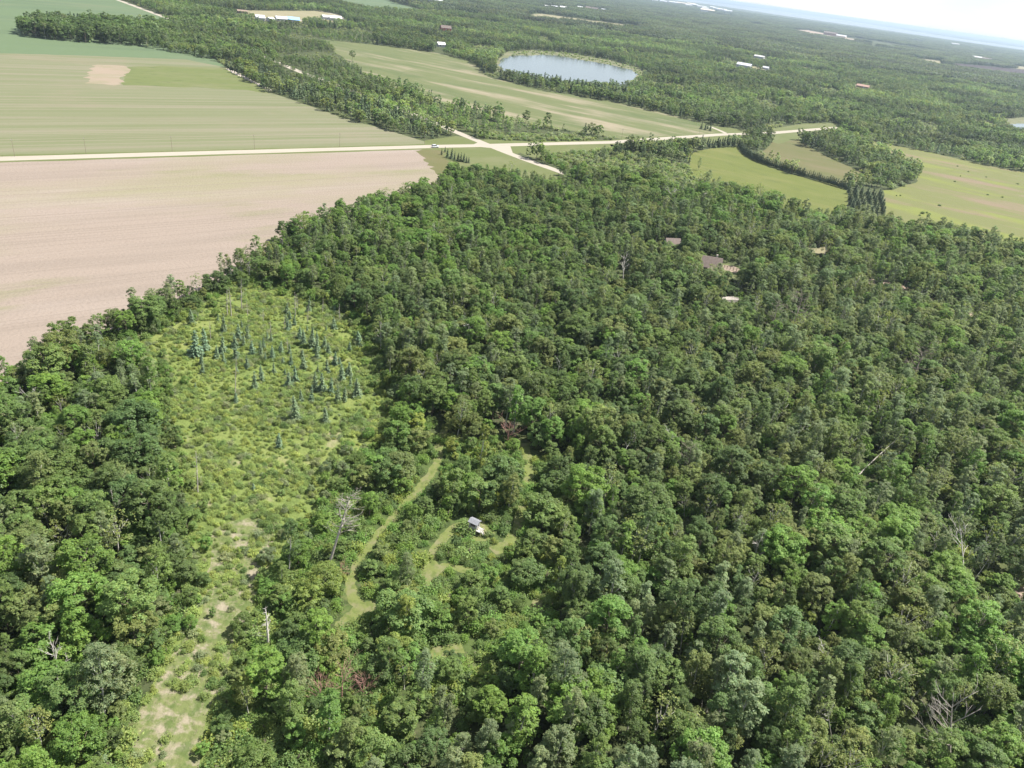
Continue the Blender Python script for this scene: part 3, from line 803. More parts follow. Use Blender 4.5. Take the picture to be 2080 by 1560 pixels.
PROTO['far_pine'] = [conifer_shape(640 + i, 10.0, 1.9, 10, 8, 6, .05, .8, .7, .08) for i in range(2)]
PROTO['far_bush'] = [shrub_shape(660 + i, 2.2, 2.0, 6, 5, 6, .42) for i in range(2)]
PROTO['snag'] = [snag_shape(700, 10, 'deadwood', 'spruce', .15, 22, 2.0, .3), snag_shape(701, 9, 'deadwood', 'spruce', .14, 18, 1.7, .35), snag_shape(702, 8, 'silver', 'spruce', .17, 20, 1.9, .25)]
PROTO['bare'] = [snag_shape(720, 10, 'deadwood', 'broad', .17, 9, 4.2, .32), snag_shape(721, 11, 'twig', 'broad', .16, 11, 3.8, .35), snag_shape(722, 10, 'silver', 'broad', .18, 7, 4.0, .3)]

# far patches: many small crowns in one 40 m wide piece of forest
def patch_shape(seed, half=23, n=46):
    r = np.random.default_rng(seed)
    cl = Cloud(seed)
    for i in range(n):
        a = r.uniform(0, 6.28); q = half * math.sqrt(r.uniform(0, 1))
        H = r.uniform(8, 15); Rc = r.uniform(2.2, 4.0)
        tone = r.uniform(.7, 1.3)
        k = 34
        d = unit(r.normal(size=(k, 3)) + np.array([0, 0, .3]))
        P = np.array([q * math.cos(a), q * math.sin(a), H * .6]) + d * np.array([Rc, Rc, H * .4]) * r.uniform(.7, 1.05, (k, 1))
        cl.add(P, d + np.array([0, 0, .4]) + r.normal(size=(k, 3)) * .4, 1.3 * r.uniform(.7, 1.3, (k, 1)) * np.array([[1, .7]]), leafvar(r, k, .2, tone))
    v, var = cl.arrays()
    return quads_mesh('woods', [(v, np.arange(len(v)).reshape(-1, 4), MT['leaf'], var)])
PATCH = [patch_shape(800 + i) for i in range(4)]

# ------------------------------------------------------------------ where things grow
PAL = {   # leaf albedo by named colour
    'dark green': (0.095, 0.143, 0.046), 'mid green': (0.128, 0.189, 0.055), 'olive green': (0.154, 0.189, 0.062),
    'bright green': (0.134, 0.220, 0.048), 'grey green': (0.165, 0.209, 0.101), 'yellow green': (0.198, 0.244, 0.057),
    'blue green': (.135, .196, .108), 'pine green': (0.084, 0.119, 0.057), 'rust brown': (.15, .085, .06),
    'bog yellow': (.242, .296, .086), 'bog green': (.196, .258, .082), 'bog grey': (.208, .240, .118),
    'far green': (.072, .098, .043), 'far olive': (.082, .098, .046), 'far grey': (.088, .108, .064), 'far dark': (.052, .075, .036),
}
PN = list(PAL)
rg = np.random.default_rng(11)

def fbm(x, y, s, o=0.0):
    return np.array([noise.fractal(Vector((a / s + o, b / s - o, o)), 1.0, 2.0, 3) for a, b in zip(x, y)])

def jgrid(x0, x1, y0, y1, s, jit=.48):
    gx, gy = np.meshgrid(np.arange(x0, x1, s), np.arange(y0, y1, s))
    gx = gx + (np.arange(gx.shape[0]) % 2)[:, None] * s * .5
    x = gx.ravel() + rg.uniform(-jit, jit, gx.size) * s
    y = gy.ravel() + rg.uniform(-jit, jit, gx.size) * s
    return x, y

def is_open(px, py, skip=()):
    m = np.zeros(px.shape, bool)
    for k, p in OPEN.items():
        if k not in skip:
            m |= inpoly(px, py, p)
    return m

GROVE2 = [(1618, 284), (1650, 281), (1705, 290), (1800, 330), (1858, 360), (1846, 376), (1795, 376), (1745, 346), (1685, 316), (1630, 296)]
PLANT = [(470, 122), (560, 150), (700, 190), (830, 240), (945, 286), (885, 288), (760, 254), (640, 216), (548, 186)]
BRUSH1 = [(935, 262), (1040, 272), (1160, 276), (1250, 284), (1050, 291), (1000, 288)]
BRUSH2 = [(1050, 306), (1240, 302), (1330, 318), (1420, 345), (1500, 395), (1380, 395), (1260, 372), (1190, 358), (1130, 338)]
SAPL = [(820, 205), (900, 225), (1060, 255), (1180, 272), (1040, 272), (930, 262), (860, 235)]

# things that must stay in sight: (pixel x, pixel y, half width)
KEEP = []
for pts, w in TRAILS:
    for (a, b), (c, d) in zip(pts[:-1], pts[1:]):
        for t in np.linspace(0, 1, 5):
            KEEP.append((a + (c - a) * t, b + (d - b) * t, 4))
KEEP += [(x, y, 6) for x in (948, 958, 968, 978) for y in (1042, 1055, 1068)]
KEEP += [(1440, 512, 4), (1450, 522, 4), (1436, 535, 2), (1360, 486, 3), (1482, 548, 4), (1492, 556, 3)]
KEEP += [(x, y, 2) for x, y in ((1080, 330), (1100, 337), (1120, 343), (1132, 347), (1165, 358), (1665, 507), (1655, 508), (1802, 572), (1836, 584), (1894, 608), (1975, 638), (1768, 570), (2072, 1200))]
KEEP += [(668, 1130, 10), (680, 1090, 12), (690, 1050, 14), (705, 1015, 14), (545, 1290, 6), (542, 1260, 8), (540, 1235, 8)]
KEEP += [(1745, 962, 4), (1765, 940, 4), (1785, 915, 4), (1958, 1155, 6), (1958, 1120, 8), (1985, 1172, 5), (1935, 1490, 14), (1920, 1470, 16), (1950, 1460, 14), (115, 1335, 14), (720, 1395, 20), (690, 1400, 20), (650, 1405, 12), (1266, 545, 6), (1266, 560, 5), (1480, 603, 10), (1500, 600, 8), (1030, 880, 10)]
KEEP = np.array(KEEP, float)

def hides(px, py, topy, hw):
    """True where a plant with its foot at py, its tip at topy and half width hw would cover something to be kept in sight"""
    m = np.zeros(px.shape, bool)
    for kx, ky, kw in KEEP:
        m |= (np.abs(px - kx) < hw + kw) & (py > ky + 6) & (topy < ky + 2)
    return m

PTS = []   # (kind, x, y, scale, palette name, tiltx, tilty)
def emit(kind, x, y, sc, pal, tilt=.05):
    for i in range(len(x)):
        tl = tilt[i] if np.ndim(tilt) else tilt
        PTS.append((kind if isinstance(kind, str) else kind[i], x[i], y[i], sc[i], pal if isinstance(pal, str) else pal[i], rg.normal() * tl, rg.normal() * tl))

roads = [(ROAD1, 6.5), (ROAD2[4:], 6.0), (ROAD2[:3], 6.0), (ROAD2[2:5], 4.4), (DRIVE, 4.0)]
def clear_of_lines(x, y, extra=0.0):
    m = np.ones(x.shape, bool)
    for ln, w in roads: m &= segdist(x, y, ln) > w
    for ln, w in TL: m &= segdist(x, y, ln) > w / 2 + .7 + extra
    return m

# 1. the near wood
x, y = jgrid(-420, 560, 46, 560, 3.75)
px, py, dz = proj(x, y)
ok = (px > -330) & (px < 2420) & (py < 1900) & (dz < 470)
x, y, px, py, dz = (a[ok] for a in (x, y, px, py, dz))
ok = ~is_open(px, py) & clear_of_lines(x, y, 1.0)
ok &= ~inpoly(px, py, BRUSH2)
x, y, px, py, dz = (a[ok] for a in (x, y, px, py, dz))
n1 = fbm(x, y, 45, 3.1); n2 = fbm(x, y, 22, 9.7); n3 = fbm(x, y, 70, 5.5)
u = rg.random(len(x))
scrub = inpoly(px, py, SCRUB)
right = np.clip((px - 1150) / 500, 0, 1)
p_aspen = np.clip(.34 + .5 * n1 + .14 * right, .05, .7)
kind = np.where(u < p_aspen, 'aspen', 'broad').astype(object)
kind[(rg.random(len(x)) < .07 + .07 * right)] = 'thin'
sc = np.clip(.70 + .30 * n2 + rg.normal(0, .15, len(x)) + .09 * right + .10 * ((px < 420) & (py > 820)), .38, 1.25)
sc = np.where((py < 640) & (px < 1200), sc * .84, sc)
low = rg.random(len(x)) < .26
kind[low & (kind == 'broad')] = 'small'
sc = np.where(kind == 'small', rg.uniform(.8, 1.45, len(x)), sc)
# the brushy ground round the trails carries lower growth
s2 = scrub & (rg.random(len(x)) < .80)
kind[s2] = 'small'
sc = np.where(s2, rg.uniform(.55, 1.45, len(x)), sc)
keep = ~(scrub & (rg.random(len(x)) < .25))
HT = {'broad': 12.3, 'aspen': 12.3, 'small': 5.7, 'thin': 12.5, 'shrub': 1.3}
RD = {'broad': 3.4, 'aspen': 2.6, 'small': 2.3, 'thin': 2.3, 'shrub': 1.1}
def hide_test(kind, x, y, sc, px, py, dz):
    h = np.array([HT[k] for k in kind]) * sc; rd = np.array([RD[k] for k in kind]) * sc
    tx, ty, _ = proj(x, y, h)
    return hides((px + tx) / 2, py, ty, rd * FPX / dz * 1.0)
thinned = (n1 * n3 > .05) & (rg.random(len(x)) < .4) & ~scrub
kind[thinned] = 'small'; sc = np.where(thinned, rg.uniform(.5, 1.1, len(x)), sc)
bw = [G(*p)[:2] for p in BOG]
edg = segdist(x, y, bw + [bw[0]])
over = edg < np.array([RD[k] for k in kind]) * sc * .95
bad = (hide_test(kind, x, y, sc, px, py, dz) & (rg.random(len(x)) < .85)) | over
kind[bad] = 'small'; sc = np.where(bad, rg.uniform(.45, .75, len(x)), sc)
bad2 = hide_test(kind, x, y, sc, px, py, dz)
kind[bad2] = 'shrub'; sc = np.where(bad2, rg.uniform(.7, 1.3, len(x)), sc)
keep &= ~(hide_test(kind, x, y, sc, px, py, dz) & (rg.random(len(x)) < .7))
bright = np.clip(.22 + .55 * n3 + .25 * ((px > 560) & (px < 1250) & (py < 700)), 0, .7)
v = rg.random(len(x))
pal = np.where(v < bright, 'bright green', np.where(v < bright + .28, 'mid green', np.where(v < bright + .28 + .16 + .22 * right, 'olive green', 'dark green'))).astype(object)
pal[(kind == 'aspen') & (rg.random(len(x)) < .6)] = 'grey green'
pal[(kind == 'thin')] = 'olive green'
pal[scrub & (rg.random(len(x)) < .35)] = 'mid green'
pal[scrub & (rg.random(len(x)) < .12)] = 'yellow green'
tilt = np.where((kind == 'thin') | ((kind == 'aspen') & (rg.random(len(x)) < .25)), .05 + .10 * right, .045)
emit(kind[keep], x[keep], y[keep], sc[keep], pal[keep], tilt[keep])

# 2. understorey between the near trees
x, y = jgrid(-330, 420, 46, 330, 3.6)
px, py, dz = proj(x, y)
ok = (px > -200) & (px < 2280) & (py < 1800) & (dz < 300)
x, y, px, py, dz = (a[ok] for a in (x, y, px, py, dz))
ok = ~is_open(px, py) & clear_of_lines(x, y, 0) & (rg.random(len(x)) < np.where(inpoly(px, py, SCRUB), .75, .72))
x, y, px, py, dz = (a[ok] for a in (x, y, px, py, dz))
scrub = inpoly(px, py, SCRUB)
kind = np.where(scrub | (rg.random(len(x)) < .4), 'shrub', 'small').astype(object)
sc = np.where(kind == 'shrub', rg.uniform(.9, 2.0, len(x)), rg.uniform(.35, .8, len(x)))
bad = hide_test(kind, x, y, sc, px, py, dz) & (kind == 'small')
ok = ~bad
pal = rg.choice(np.array(['mid green', 'bright green', 'dark green', 'yellow green'], dtype=object), len(x), p=[.35, .35, .15, .15])
emit(kind[ok], x[ok], y[ok], sc[ok], pal[ok], .06)

x, y = jgrid(-90, 60, 44, 210, 1.55)
px, py, dz = proj(x, y)
nb = fbm(x, y, 9, 2.4)
ok = inpoly(px, py, SCRUB) & ~is_open(px, py) & clear_of_lines(x, y, -.40) & (rg.random(len(x)) < .9 + .6 * nb)
bl_ = G(962, 1079); ok &= np.hypot(x - bl_[0], y - bl_[1]) > 3.2
x, y = x[ok], y[ok]
emit('shrub', x, y, rg.uniform(.55, 1.45, len(x)) * (1 + .4 * nb[ok]), rg.choice(np.array(['mid green', 'bright green', 'yellow green', 'bog green', 'dark green'], dtype=object), len(x), p=[.3, .27, .18, .13, .12]), .06)

# 3. the shrubs of the bog, thin where the sedge is dry
x, y = jgrid(-140, 60, 44, 320, 1.12)
px, py, dz = proj(x, y)
dry = inpoly(px, py, DRY)
nb = fbm(x, y, 7, 4.4)
ok = inpoly(px, py, BOG) & (rg.random(len(x)) < np.where(dry, .34, .80) + .8 * nb)
x, y, px, py = x[ok], y[ok], px[ok], py[ok]
nb = fbm(x, y, 16, 8.1)
sc = np.clip(.55 + .5 * nb + rg.uniform(-.2, .35, len(x)), .3, 1.35)
v = rg.random(len(x)) + .5 * nb
pal = np.where(v < .42, 'bog yellow', np.where(v < .80, 'bog green', np.where(v < .95, 'bog grey', 'mid green'))).astype(object)
emit('shrub', x, y, sc, pal, .05)
# taller bushes along the bog margin
x, y = jgrid(-150, 60, 44, 330, 3.2)
px, py, dz = proj(x, y)
ed = np.full(x.shape, 1e9)
bw = [G(*p)[:2] for p in BOG]
ed = segdist(x, y, bw + [bw[0]])
ok = (ed < 4.5) & ~inpoly(px, py, DRY) & (rg.random(len(x)) < .5) & (py < 1800) & clear_of_lines(x, y, .5)
x, y, px, py, dz = (a[ok] for a in (x, y, px, py, dz))
k_ = np.full(len(x), 'small', object); s_ = rg.uniform(.3, .65, len(x))
ok = ~hide_test(k_, x, y, s_, px, py, dz)
emit('small', x[ok], y[ok], s_[ok], rg.choice(np.array(['mid green', 'bright green', 'grey green'], dtype=object), ok.sum()), .06)
x, y = jgrid(-150, 60, 44, 330, 1.5)
px, py, dz = proj(x, y)
ed = segdist(x, y, bw + [bw[0]])
ok = (ed < 6) & ~inpoly(px, py, BOG) & (rg.random(len(x)) < .8) & (py < 1800) & clear_of_lines(x, y, -.2)
emit('shrub', x[ok], y[ok], rg.uniform(.6, 1.6, ok.sum()), rg.choice(np.array(['mid green', 'bright green', 'bog green', 'yellow green'], dtype=object), ok.sum(), p=[.35, .25, .25, .15]), .06)

x, y = jgrid(-140, 60, 44, 320, 5.0)
px, py, dz = proj(x, y)
ok = inpoly(px, py, BOG) & (rg.random(len(x)) < .38 + .6 * fbm(x, y, 14, 15.2)) & ~(inpoly(px, py, DRY) & (rg.random(len(x)) < .6))
emit('small', x[ok], y[ok], rg.uniform(.2, .42, ok.sum()), rg.choice(np.array(['yellow green', 'bog green', 'bog grey', 'bright green'], dtype=object), ok.sum()), .06)
# reeds and low bushes round the lake
x, y = jgrid(-60, 260, 780, 1500, 7)
px, py, dz = proj(x, y)
ok = inpoly(px, py, LAKERIM) & ~inpoly(px, py, LAKE) & (rg.random(len(x)) < .75)
emit('far_bush', x[ok], y[ok], rg.uniform(.4, 1.1, ok.sum()), rg.choice(np.array(['bog grey', 'bog green', 'mid green'], dtype=object), ok.sum()), .03)
# 4. middle distance
x, y = jgrid(-1200, 2100, 330, 1960, 5.8)
px, py, dz = proj(x, y)
ok = (px > -250) & (px < 2330) & (dz >= 470) & (dz < 1750)
x, y, px, py, dz = (a[ok] for a in (x, y, px, py, dz))
forced = inpoly(px, py, GROVE) | inpoly(px, py, GROVE2)
ok = (forced | ~is_open(px, py)) & clear_of_lines(x, y, 0)
bl = inpoly(px, py, BRUSH1) | inpoly(px, py, BRUSH2)
ok &= ~(bl & (rg.random(len(x)) < .93))
x, y, px, py, dz = (a[ok] for a in (x, y, px, py, dz))
n1 = fbm(x, y, 90, 1.3); n2 = fbm(x, y, 40, 6.6); n3 = fbm(x, y, 160, 2.2)
plant = inpoly(px, py, PLANT); sap = inpoly(px, py, SAPL)
u = rg.random(len(x))
kind = np.where(u < .30 + .5 * n1, 'far_aspen', 'far_broad').astype(object)
kind[(rg.random(len(x)) < .10 + .25 * (n2 > .25))] = 'far_pine'
gap = (fbm(x, y, 60, 12.3) > .24) & ~plant & ~inpoly(px, py, GROVE) & ~inpoly(px, py, GROVE2)
kind[gap] = 'far_bush'
kind[plant & (rg.random(len(x)) < .7)] = 'far_pine'
kind[sap & (rg.random(len(x)) < .7)] = 'far_aspen'
sc = np.clip(.78 + .3 * n2 + rg.uniform(-.18, .18, len(x)), .35, 1.25)
sc = np.where(gap, rg.uniform(.6, 1.5, len(x)), sc)
sc = np.where(sap, sc * .62, sc); sc = np.where(plant, sc * .95, sc)
sc = np.where(inpoly(px, py, GROVE) & (px < 320), sc * 1.35, sc)
sc = np.where((px > 560) & (px < 760) & (py > 60) & (py < 175), sc * .6, sc)
v = rg.random(len(x))
pal = np.where(v < .28, 'dark green', np.where(v < .55 + .4 * n3, 'mid green', np.where(v < .78, 'olive green', 'grey green'))).astype(object)
pal[kind == 'far_pine'] = 'pine green'
pal[gap] = 'bog grey'
pal[sap] = 'mid green'
pal[inpoly(px, py, GROVE) & (px < 330)] = 'dark green'
pal[(kind == 'far_aspen') & (rg.random(len(x)) < .5)] = 'grey green'
ok = ~(gap & (rg.random(len(x)) < .35))
emit(kind[ok], x[ok], y[ok], sc[ok], pal[ok], .03)
# low brush by the crossing and along the roads
x, y = jgrid(-120, 330, 330, 640, 3.0)
px, py, dz = proj(x, y)
ok = (inpoly(px, py, BRUSH1) | inpoly(px, py, BRUSH2)) & clear_of_lines(x, y) & (rg.random(len(x)) < .8) & ~is_open(px, py)
emit('far_bush', x[ok], y[ok], rg.uniform(.5, 1.2, ok.sum()), rg.choice(np.array(['bog grey', 'mid green', 'bog green'], dtype=object), ok.sum(), p=[.6, .2, .2]), .03)
bx, by = jgrid(-120, 330, 330, 640, 13)
px, py, dz = proj(bx, by)
ok = inpoly(px, py, BRUSH2) & (rg.random(len(bx)) < .3) & clear_of_lines(bx, by) & (px > 1150)
emit('aspen', bx[ok], by[ok], rg.uniform(.45, .8, ok.sum()), 'grey green', .03)

# 5. single conifers of the bog, pine rows, pasture bushes: pixel of the foot, height in metres
SPRUCE = [(455, 674, 6.0), (398, 722, 8.0), (416, 712, 7.0), (408, 742, 4.2), (452, 716, 5.0), (440, 728, 4.0), (456, 740, 4.5), (485, 694, 5.6), (478, 706, 4.5), (494, 704, 4.0), (503, 690, 4.5), (512, 722, 4.6), (530, 724, 5.0),
          (536, 712, 4.6), (480, 733, 5.2), (553, 731, 4.6), (570, 716, 3.8), (584, 671, 4.0), (598, 660, 3.6), (627, 634, 5.6), (608, 690, 4.4), (616, 700, 5.0), (634, 706, 6.4), (644, 716, 5.5), (659, 708, 4.2), (694, 778, 6.0), (710, 768, 5.0),
          (726, 805, 5.6), (712, 790, 4.0), (600, 852, 7.0), (660, 860, 4.4), (518, 792, 5.6), (532, 774, 5.0), (618, 752, 5.0), (600, 776, 5.0), (586, 786, 4.6), (640, 792, 5.4), (656, 796, 5.6), (672, 800, 5.0), (686, 818, 5.2), (632, 814, 4.6),
          (730, 702, 4.8), (742, 676, 4.2), (567, 910, 4.2), (515, 998, 2.2), (412, 758, 3.0), (680, 742, 4.4), (665, 756, 4.0), (556, 758, 3.4), (390, 660, 5.0), (700, 815, 4.4), (612, 818, 4.0)]
for i_ in range(34):
    SPRUCE.append((float(rg.uniform(385, 735)), float(rg.uniform(632, 835)), float(rg.uniform(1.8, 4.2))))
SPRUCE = [q for q in SPRUCE if bool(inpoly(np.array([q[0]]), np.array([q[1]]), BOG)[0])]
LAWNSPR = [(897, 314.5, 4.0), (904, 309, 3.4), (909, 320, 5.4), (917, 323, 6.4), (923, 326, 5.6), (930, 327.5, 5.2), (936, 328, 5.4), (942, 329, 5.2), (947, 331, 4.2), (952, 331, 3.6)]
BLUESPR = [(1368, 311, 5.2), (1384, 313, 6.0), (1393, 314, 6.5), (1398, 308, 5.0), (1442, 266, 9.0), (1432, 264, 8.0), (1424, 262, 8.5), (1437, 262, 7.5)]
PINEROWS = []
for i in range(26):
    t = i / 25; PINEROWS.append((1250 + 250 * t, 310 - 12 * t + rg.uniform(-1, 1), rg.uniform(6.5, 8.5)))
    PINEROWS.append((1256 + 250 * t, 306 - 11.5 * t + rg.uniform(-1, 1), rg.uniform(6, 8)))
curve = smooth_line([(1502, 301), (1516, 316), (1545, 331), (1600, 349), (1660, 367), (1722, 386)], 8)
for i, p in enumerate(curve):
    PINEROWS.append((p[0], p[1], rg.uniform(5.0, 6.6)))
    if i < len(curve) - 1:
        m_ = (p + curve[i + 1]) / 2
        PINEROWS.append((m_[0], m_[1], rg.uniform(4.8, 6.4)))
for c in range(6):
    for r_ in range(6):
        PINEROWS.append((1722 + c * 12.5 + r_ * 1.5 + rg.uniform(-1, 1), 394 + r_ * 8.0 + c * 1.2, rg.uniform(5.8, 7.2)))
SHOREPINE = [(1062 + 9 * i + rg.uniform(-3, 3), 168 + 2.1 * i * .75 + rg.uniform(-2, 2), rg.uniform(10, 15)) for i in range(27)]
DOTS = [(1760, 293, 2.2), (1945, 338, 1.2), (1967, 349, 1.2), (1951, 358, 1.0), (2003, 360, 1.1), (1939, 369, 1.2), (1908, 418, 1.5), (1873, 434, 2.0), (1883, 433, 1.2), (1821, 398, 1.0), (1829, 398, 1.0), (2006, 396, 1.0), (2035, 401, 1.2), (2067, 374, 1.2), (1750, 304, 1.0), (1783, 291, 1.0), (1825, 307, 1.0), (1834, 325, 1.6), (1868, 438, 1.2), (1780, 313, .9)]

# ------------------------------------------------------------------ place the plants
LAND = [('beside the raised wooden blind', G(962, 1076), 13), ('beside the tall leaning dead pine', G(668, 1145), 11), ('beside the bleached white snag', G(545, 1312), 9),
        ('beside the leaning silver trunk', G(1741, 965), 12), ('beside the pale forked dead birch', G(1958, 1180), 12), ('beside the big bare grey tree', G(1925, 1530), 13),
        ('beside the grey forked dead tree', G(118, 1375), 11), ('beside the rust-brown dead brush', G(700, 1425), 12), ('beside the brown-roofed house', G(1440, 552), 22)]
tl_w = [G(*p)[:2] for p in [(930, 345), (870, 390), (760, 412), (650, 448), (590, 478), (530, 520), (440, 580), (300, 632), (215, 676), (90, 745), (0, 790), (-300, 900)]]
def where(x, y):
    near = sorted((math.hypot(x - p[0], y - p[1]) - rad, ph, p) for ph, p, rad in LAND)
    if near[0][0] < 0: return near[0][1]
    a = np.array([x]); b = np.array([y])
    ax, ay, _ = proj(a, b)
    if inpoly(ax, ay, DRY)[0]: return 'among the pale dry sedge of the bog'
    if inpoly(ax, ay, BOG)[0]: return 'in the open green part of the bog'
    if min(segdist(a, b, ln)[0] for ln, w in TL) < 5.5: return 'beside the mown grass trail'
    if near[0][0] < 12: return 'a few crowns away from ' + near[0][1].replace('beside ', '')
    if segdist(a, b, bw + [bw[0]])[0] < 8: return 'at the edge of the boggy clearing'
    if segdist(a, b, tl_w)[0] < 12: return 'along the edge of the tilled field'
    if inpoly(ax, ay, SCRUB)[0]: return 'in the brush around the mown trails'
    if ax[0] < 420 and x < -20: return 'in the wood between bog and tilled field'
    d1 = min(segdist(a, b, ln)[0] for ln, w in TL)
    return 'in the wood just behind the trails' if d1 < 30 else 'in the deep wood far from the trails'

KIND = {'broad': ('broadleaf_tree', 'tree', ('trunk', 'crown'), ['low', 'middling', 'tall'], 'round-crowned tree'),
        'aspen': ('birch_tree', 'tree', ('trunk', 'crown'), ['short', 'middling', 'tall'], 'narrow pale-stemmed tree'),
        'thin': ('thin_tree', 'tree', ('trunk', 'crown'), ['short', 'middling', 'tall'], 'half-bare tree'),
        'small': ('young_tree', 'young tree', ('trunk', 'crown'), ['small', 'middling', 'large'], 'bushy young tree'),
        'shrub': ('bush', 'bush', ('stem', 'foliage'), ['small', 'middling', 'large'], 'low bush'),
        'spruce': ('spruce_tree', 'spruce', ('trunk', 'crown'), ['short', 'middling', 'tall'], 'pointed spruce'),
        'pine': ('pine_tree', 'pine', ('trunk', 'crown'), ['short', 'middling', 'tall'], 'dense pine')}
LIM = {'broad': 300, 'aspen': 290, 'thin': 150, 'small': 300, 'shrub': 280}
def tint_of(pal, k=1.0):
    c = np.array(PAL[pal]); g = rg.uniform(.86, 1.16) * k; h = rg.uniform(-.07, .07)
    return [float(c[0] * g * (1 + h)), float(c[1] * g), float(c[2] * g * (1 - h))]

def place(kind, x, y, sc, pal, tx, ty, label, group, name=None, cat=None):
    nm, ct_, parts, _, _ = KIND[kind]
    root = put(name or nm, None, None, (x, y, 0))
    root.rotation_euler = (tx, ty, rg.uniform(0, 6.28))
    w = rg.uniform(.76, 1.22)
    root.scale = (float(sc * w), float(sc * w), float(sc))
    tag(root, label, cat or ct_, group)
    pr = PROTO[kind][rg.integers(len(PROTO[kind]))]
    put(parts[0], pr[1], root)
    c = put(parts[1], pr[0], root)
    c['tint'] = tint_of(pal)
    return root

groups = {}
for t in PTS:
    groups.setdefault(t[0], []).append(t)
SIZES = {}
rest = {}
for k, lst in groups.items():
    if k not in LIM:
        rest[k] = lst; continue
    X = np.array([[t[1], t[2], t[3]] for t in lst])
    ax, ay, dz = proj(X[:, 0], X[:, 1])
    tx_, ty_, _ = proj(X[:, 0], X[:, 1], X[:, 2] * HT[k])
    vis = (ax > 5) & (ax < 2075) & (ty_ < 1535) & (ay < 1640)
    size = np.where(vis, X[:, 2] * FPX / dz, -1)
    order = np.argsort(-size)
    order = [i for i in order if vis[i]][:LIM[k]]
    chosen = set(order)
    q1, q2 = np.quantile(X[order, 2], [.33, .67])
    for i in order:
        _, x, y, sc, pal, tx, ty = lst[i]
        adj = KIND[k][3][0 if sc < q1 else 1 if sc < q2 else 2]
        wh = where(x, y)
        lab = f'{adj} {pal} {KIND[k][4]} {wh}'
        place(k, x, y, sc, pal, tx, ty, lab, f'{pal} {adj} {KIND[k][0].replace("_", " ")}s {wh}')
    rest[k] = [t for i, t in enumerate(lst) if i not in chosen]

def gn_scatter(name, meshes, pts, label, cat):
    """one 'stuff' object that instances the given meshes on points"""
    P = np.array([[t[1], t[2], 0.0] for t in pts], np.float32)
    n = len(P)
    me = bpy.data.meshes.new(name)
    me.vertices.add(n); me.vertices.foreach_set('co', P.ravel())
    rot = np.array([[t[5], t[6], rg.uniform(0, 6.28)] for t in pts], np.float32)
    w = rg.uniform(.76, 1.22, n)
    s = np.array([t[3] for t in pts]); s = np.stack([s * w, s * w, s], 1).astype(np.float32)
    stand = np.clip(1 + .75 * fbm(P[:, 0], P[:, 1], 130, 21.0), .62, 1.45) if name.startswith('far') else np.ones(n)
    tn = np.array([tint_of(t[4], k) for t, k in zip(pts, stand)], np.float32)
    for nm, a in (('rot', rot), ('scl', s), ('tint', tn)):
        me.attributes.new(nm, 'FLOAT_VECTOR', 'POINT').data.foreach_set('vector', a.ravel())
    me.attributes.new('idx', 'INT', 'POINT').data.foreach_set('value', rg.integers(0, len(meshes), n).astype(np.int32))
    o = put(name, me)
    tag(o, label, cat, None, 'stuff')
    coll = bpy.data.collections.new(name + ' shapes')
    for m_ in meshes:
        coll.objects.link(bpy.data.objects.new('plant_shape', m_))
    ng = bpy.data.node_groups.new(name, 'GeometryNodeTree')
    ng.interface.new_socket('Geometry', in_out='INPUT', socket_type='NodeSocketGeometry')
    ng.interface.new_socket('Geometry', in_out='OUTPUT', socket_type='NodeSocketGeometry')
    N, L = ng.nodes, ng.links
    gi, go = N.new('NodeGroupInput'), N.new('NodeGroupOutput')
    ci = N.new('GeometryNodeCollectionInfo')
    ci.inputs['Collection'].default_value = coll
    ci.inputs['Separate Children'].default_value = True
    ci.inputs['Reset Children'].default_value = True
    ip = N.new('GeometryNodeInstanceOnPoints')
    ip.inputs['Pick Instance'].default_value = True
    def att(nm, ty):
        a = N.new('GeometryNodeInputNamedAttribute'); a.data_type = ty; a.inputs['Name'].default_value = nm
        return [q for q in a.outputs if q.enabled and q.name == 'Attribute'][0]
    L.new(gi.outputs[0], ip.inputs['Points'])
    L.new(ci.outputs[0], ip.inputs['Instance'])
    L.new(att('idx', 'INT'), ip.inputs['Instance Index'])
    e2r = N.new('FunctionNodeEulerToRotation')
    L.new(att('rot', 'FLOAT_VECTOR'), e2r.inputs[0]); L.new(e2r.outputs[0], ip.inputs['Rotation'])
    L.new(att('scl', 'FLOAT_VECTOR'), ip.inputs['Scale'])
    L.new(ip.outputs[0], go.inputs[0])
    md = o.modifiers.new('scatter', 'NODES'); md.node_group = ng
    return o

STUFF = {'broad': ('broadleaf_wood', 'unbroken canopy of round broadleaf crowns filling the wood farther off', 'forest'), 'aspen': ('birch_wood', 'narrow pale-stemmed crowns massed in the wood farther off', 'forest'),
         'thin': ('thin_wood', 'thin half-bare crowns scattered through the wood farther off', 'forest'), 'small': ('undergrowth', 'bushy undergrowth filling gaps between the forest trees', 'undergrowth'),
         'shrub': ('bog_shrubs', 'low yellow-green shrub carpet covering the bog', 'shrubs'), 'far_broad': ('far_broadleaf_wood', 'distant broadleaf forest beyond the gravel road', 'forest'),
         'far_aspen': ('far_birch_wood', 'distant grey-green birch and aspen forest beyond the gravel road', 'forest'), 'far_pine': ('far_pine_wood', 'distant dark pines mixed into the forest beyond the gravel road', 'forest'),
         'far_bush': ('roadside_brush', 'low grey-green brush around the gravel crossroads', 'brush')}
for k, lst in rest.items():
    if lst:
        nm, lab, cat = STUFF[k]
        gn_scatter(nm, [p[2] for p in PROTO[k]], lst, lab, cat)

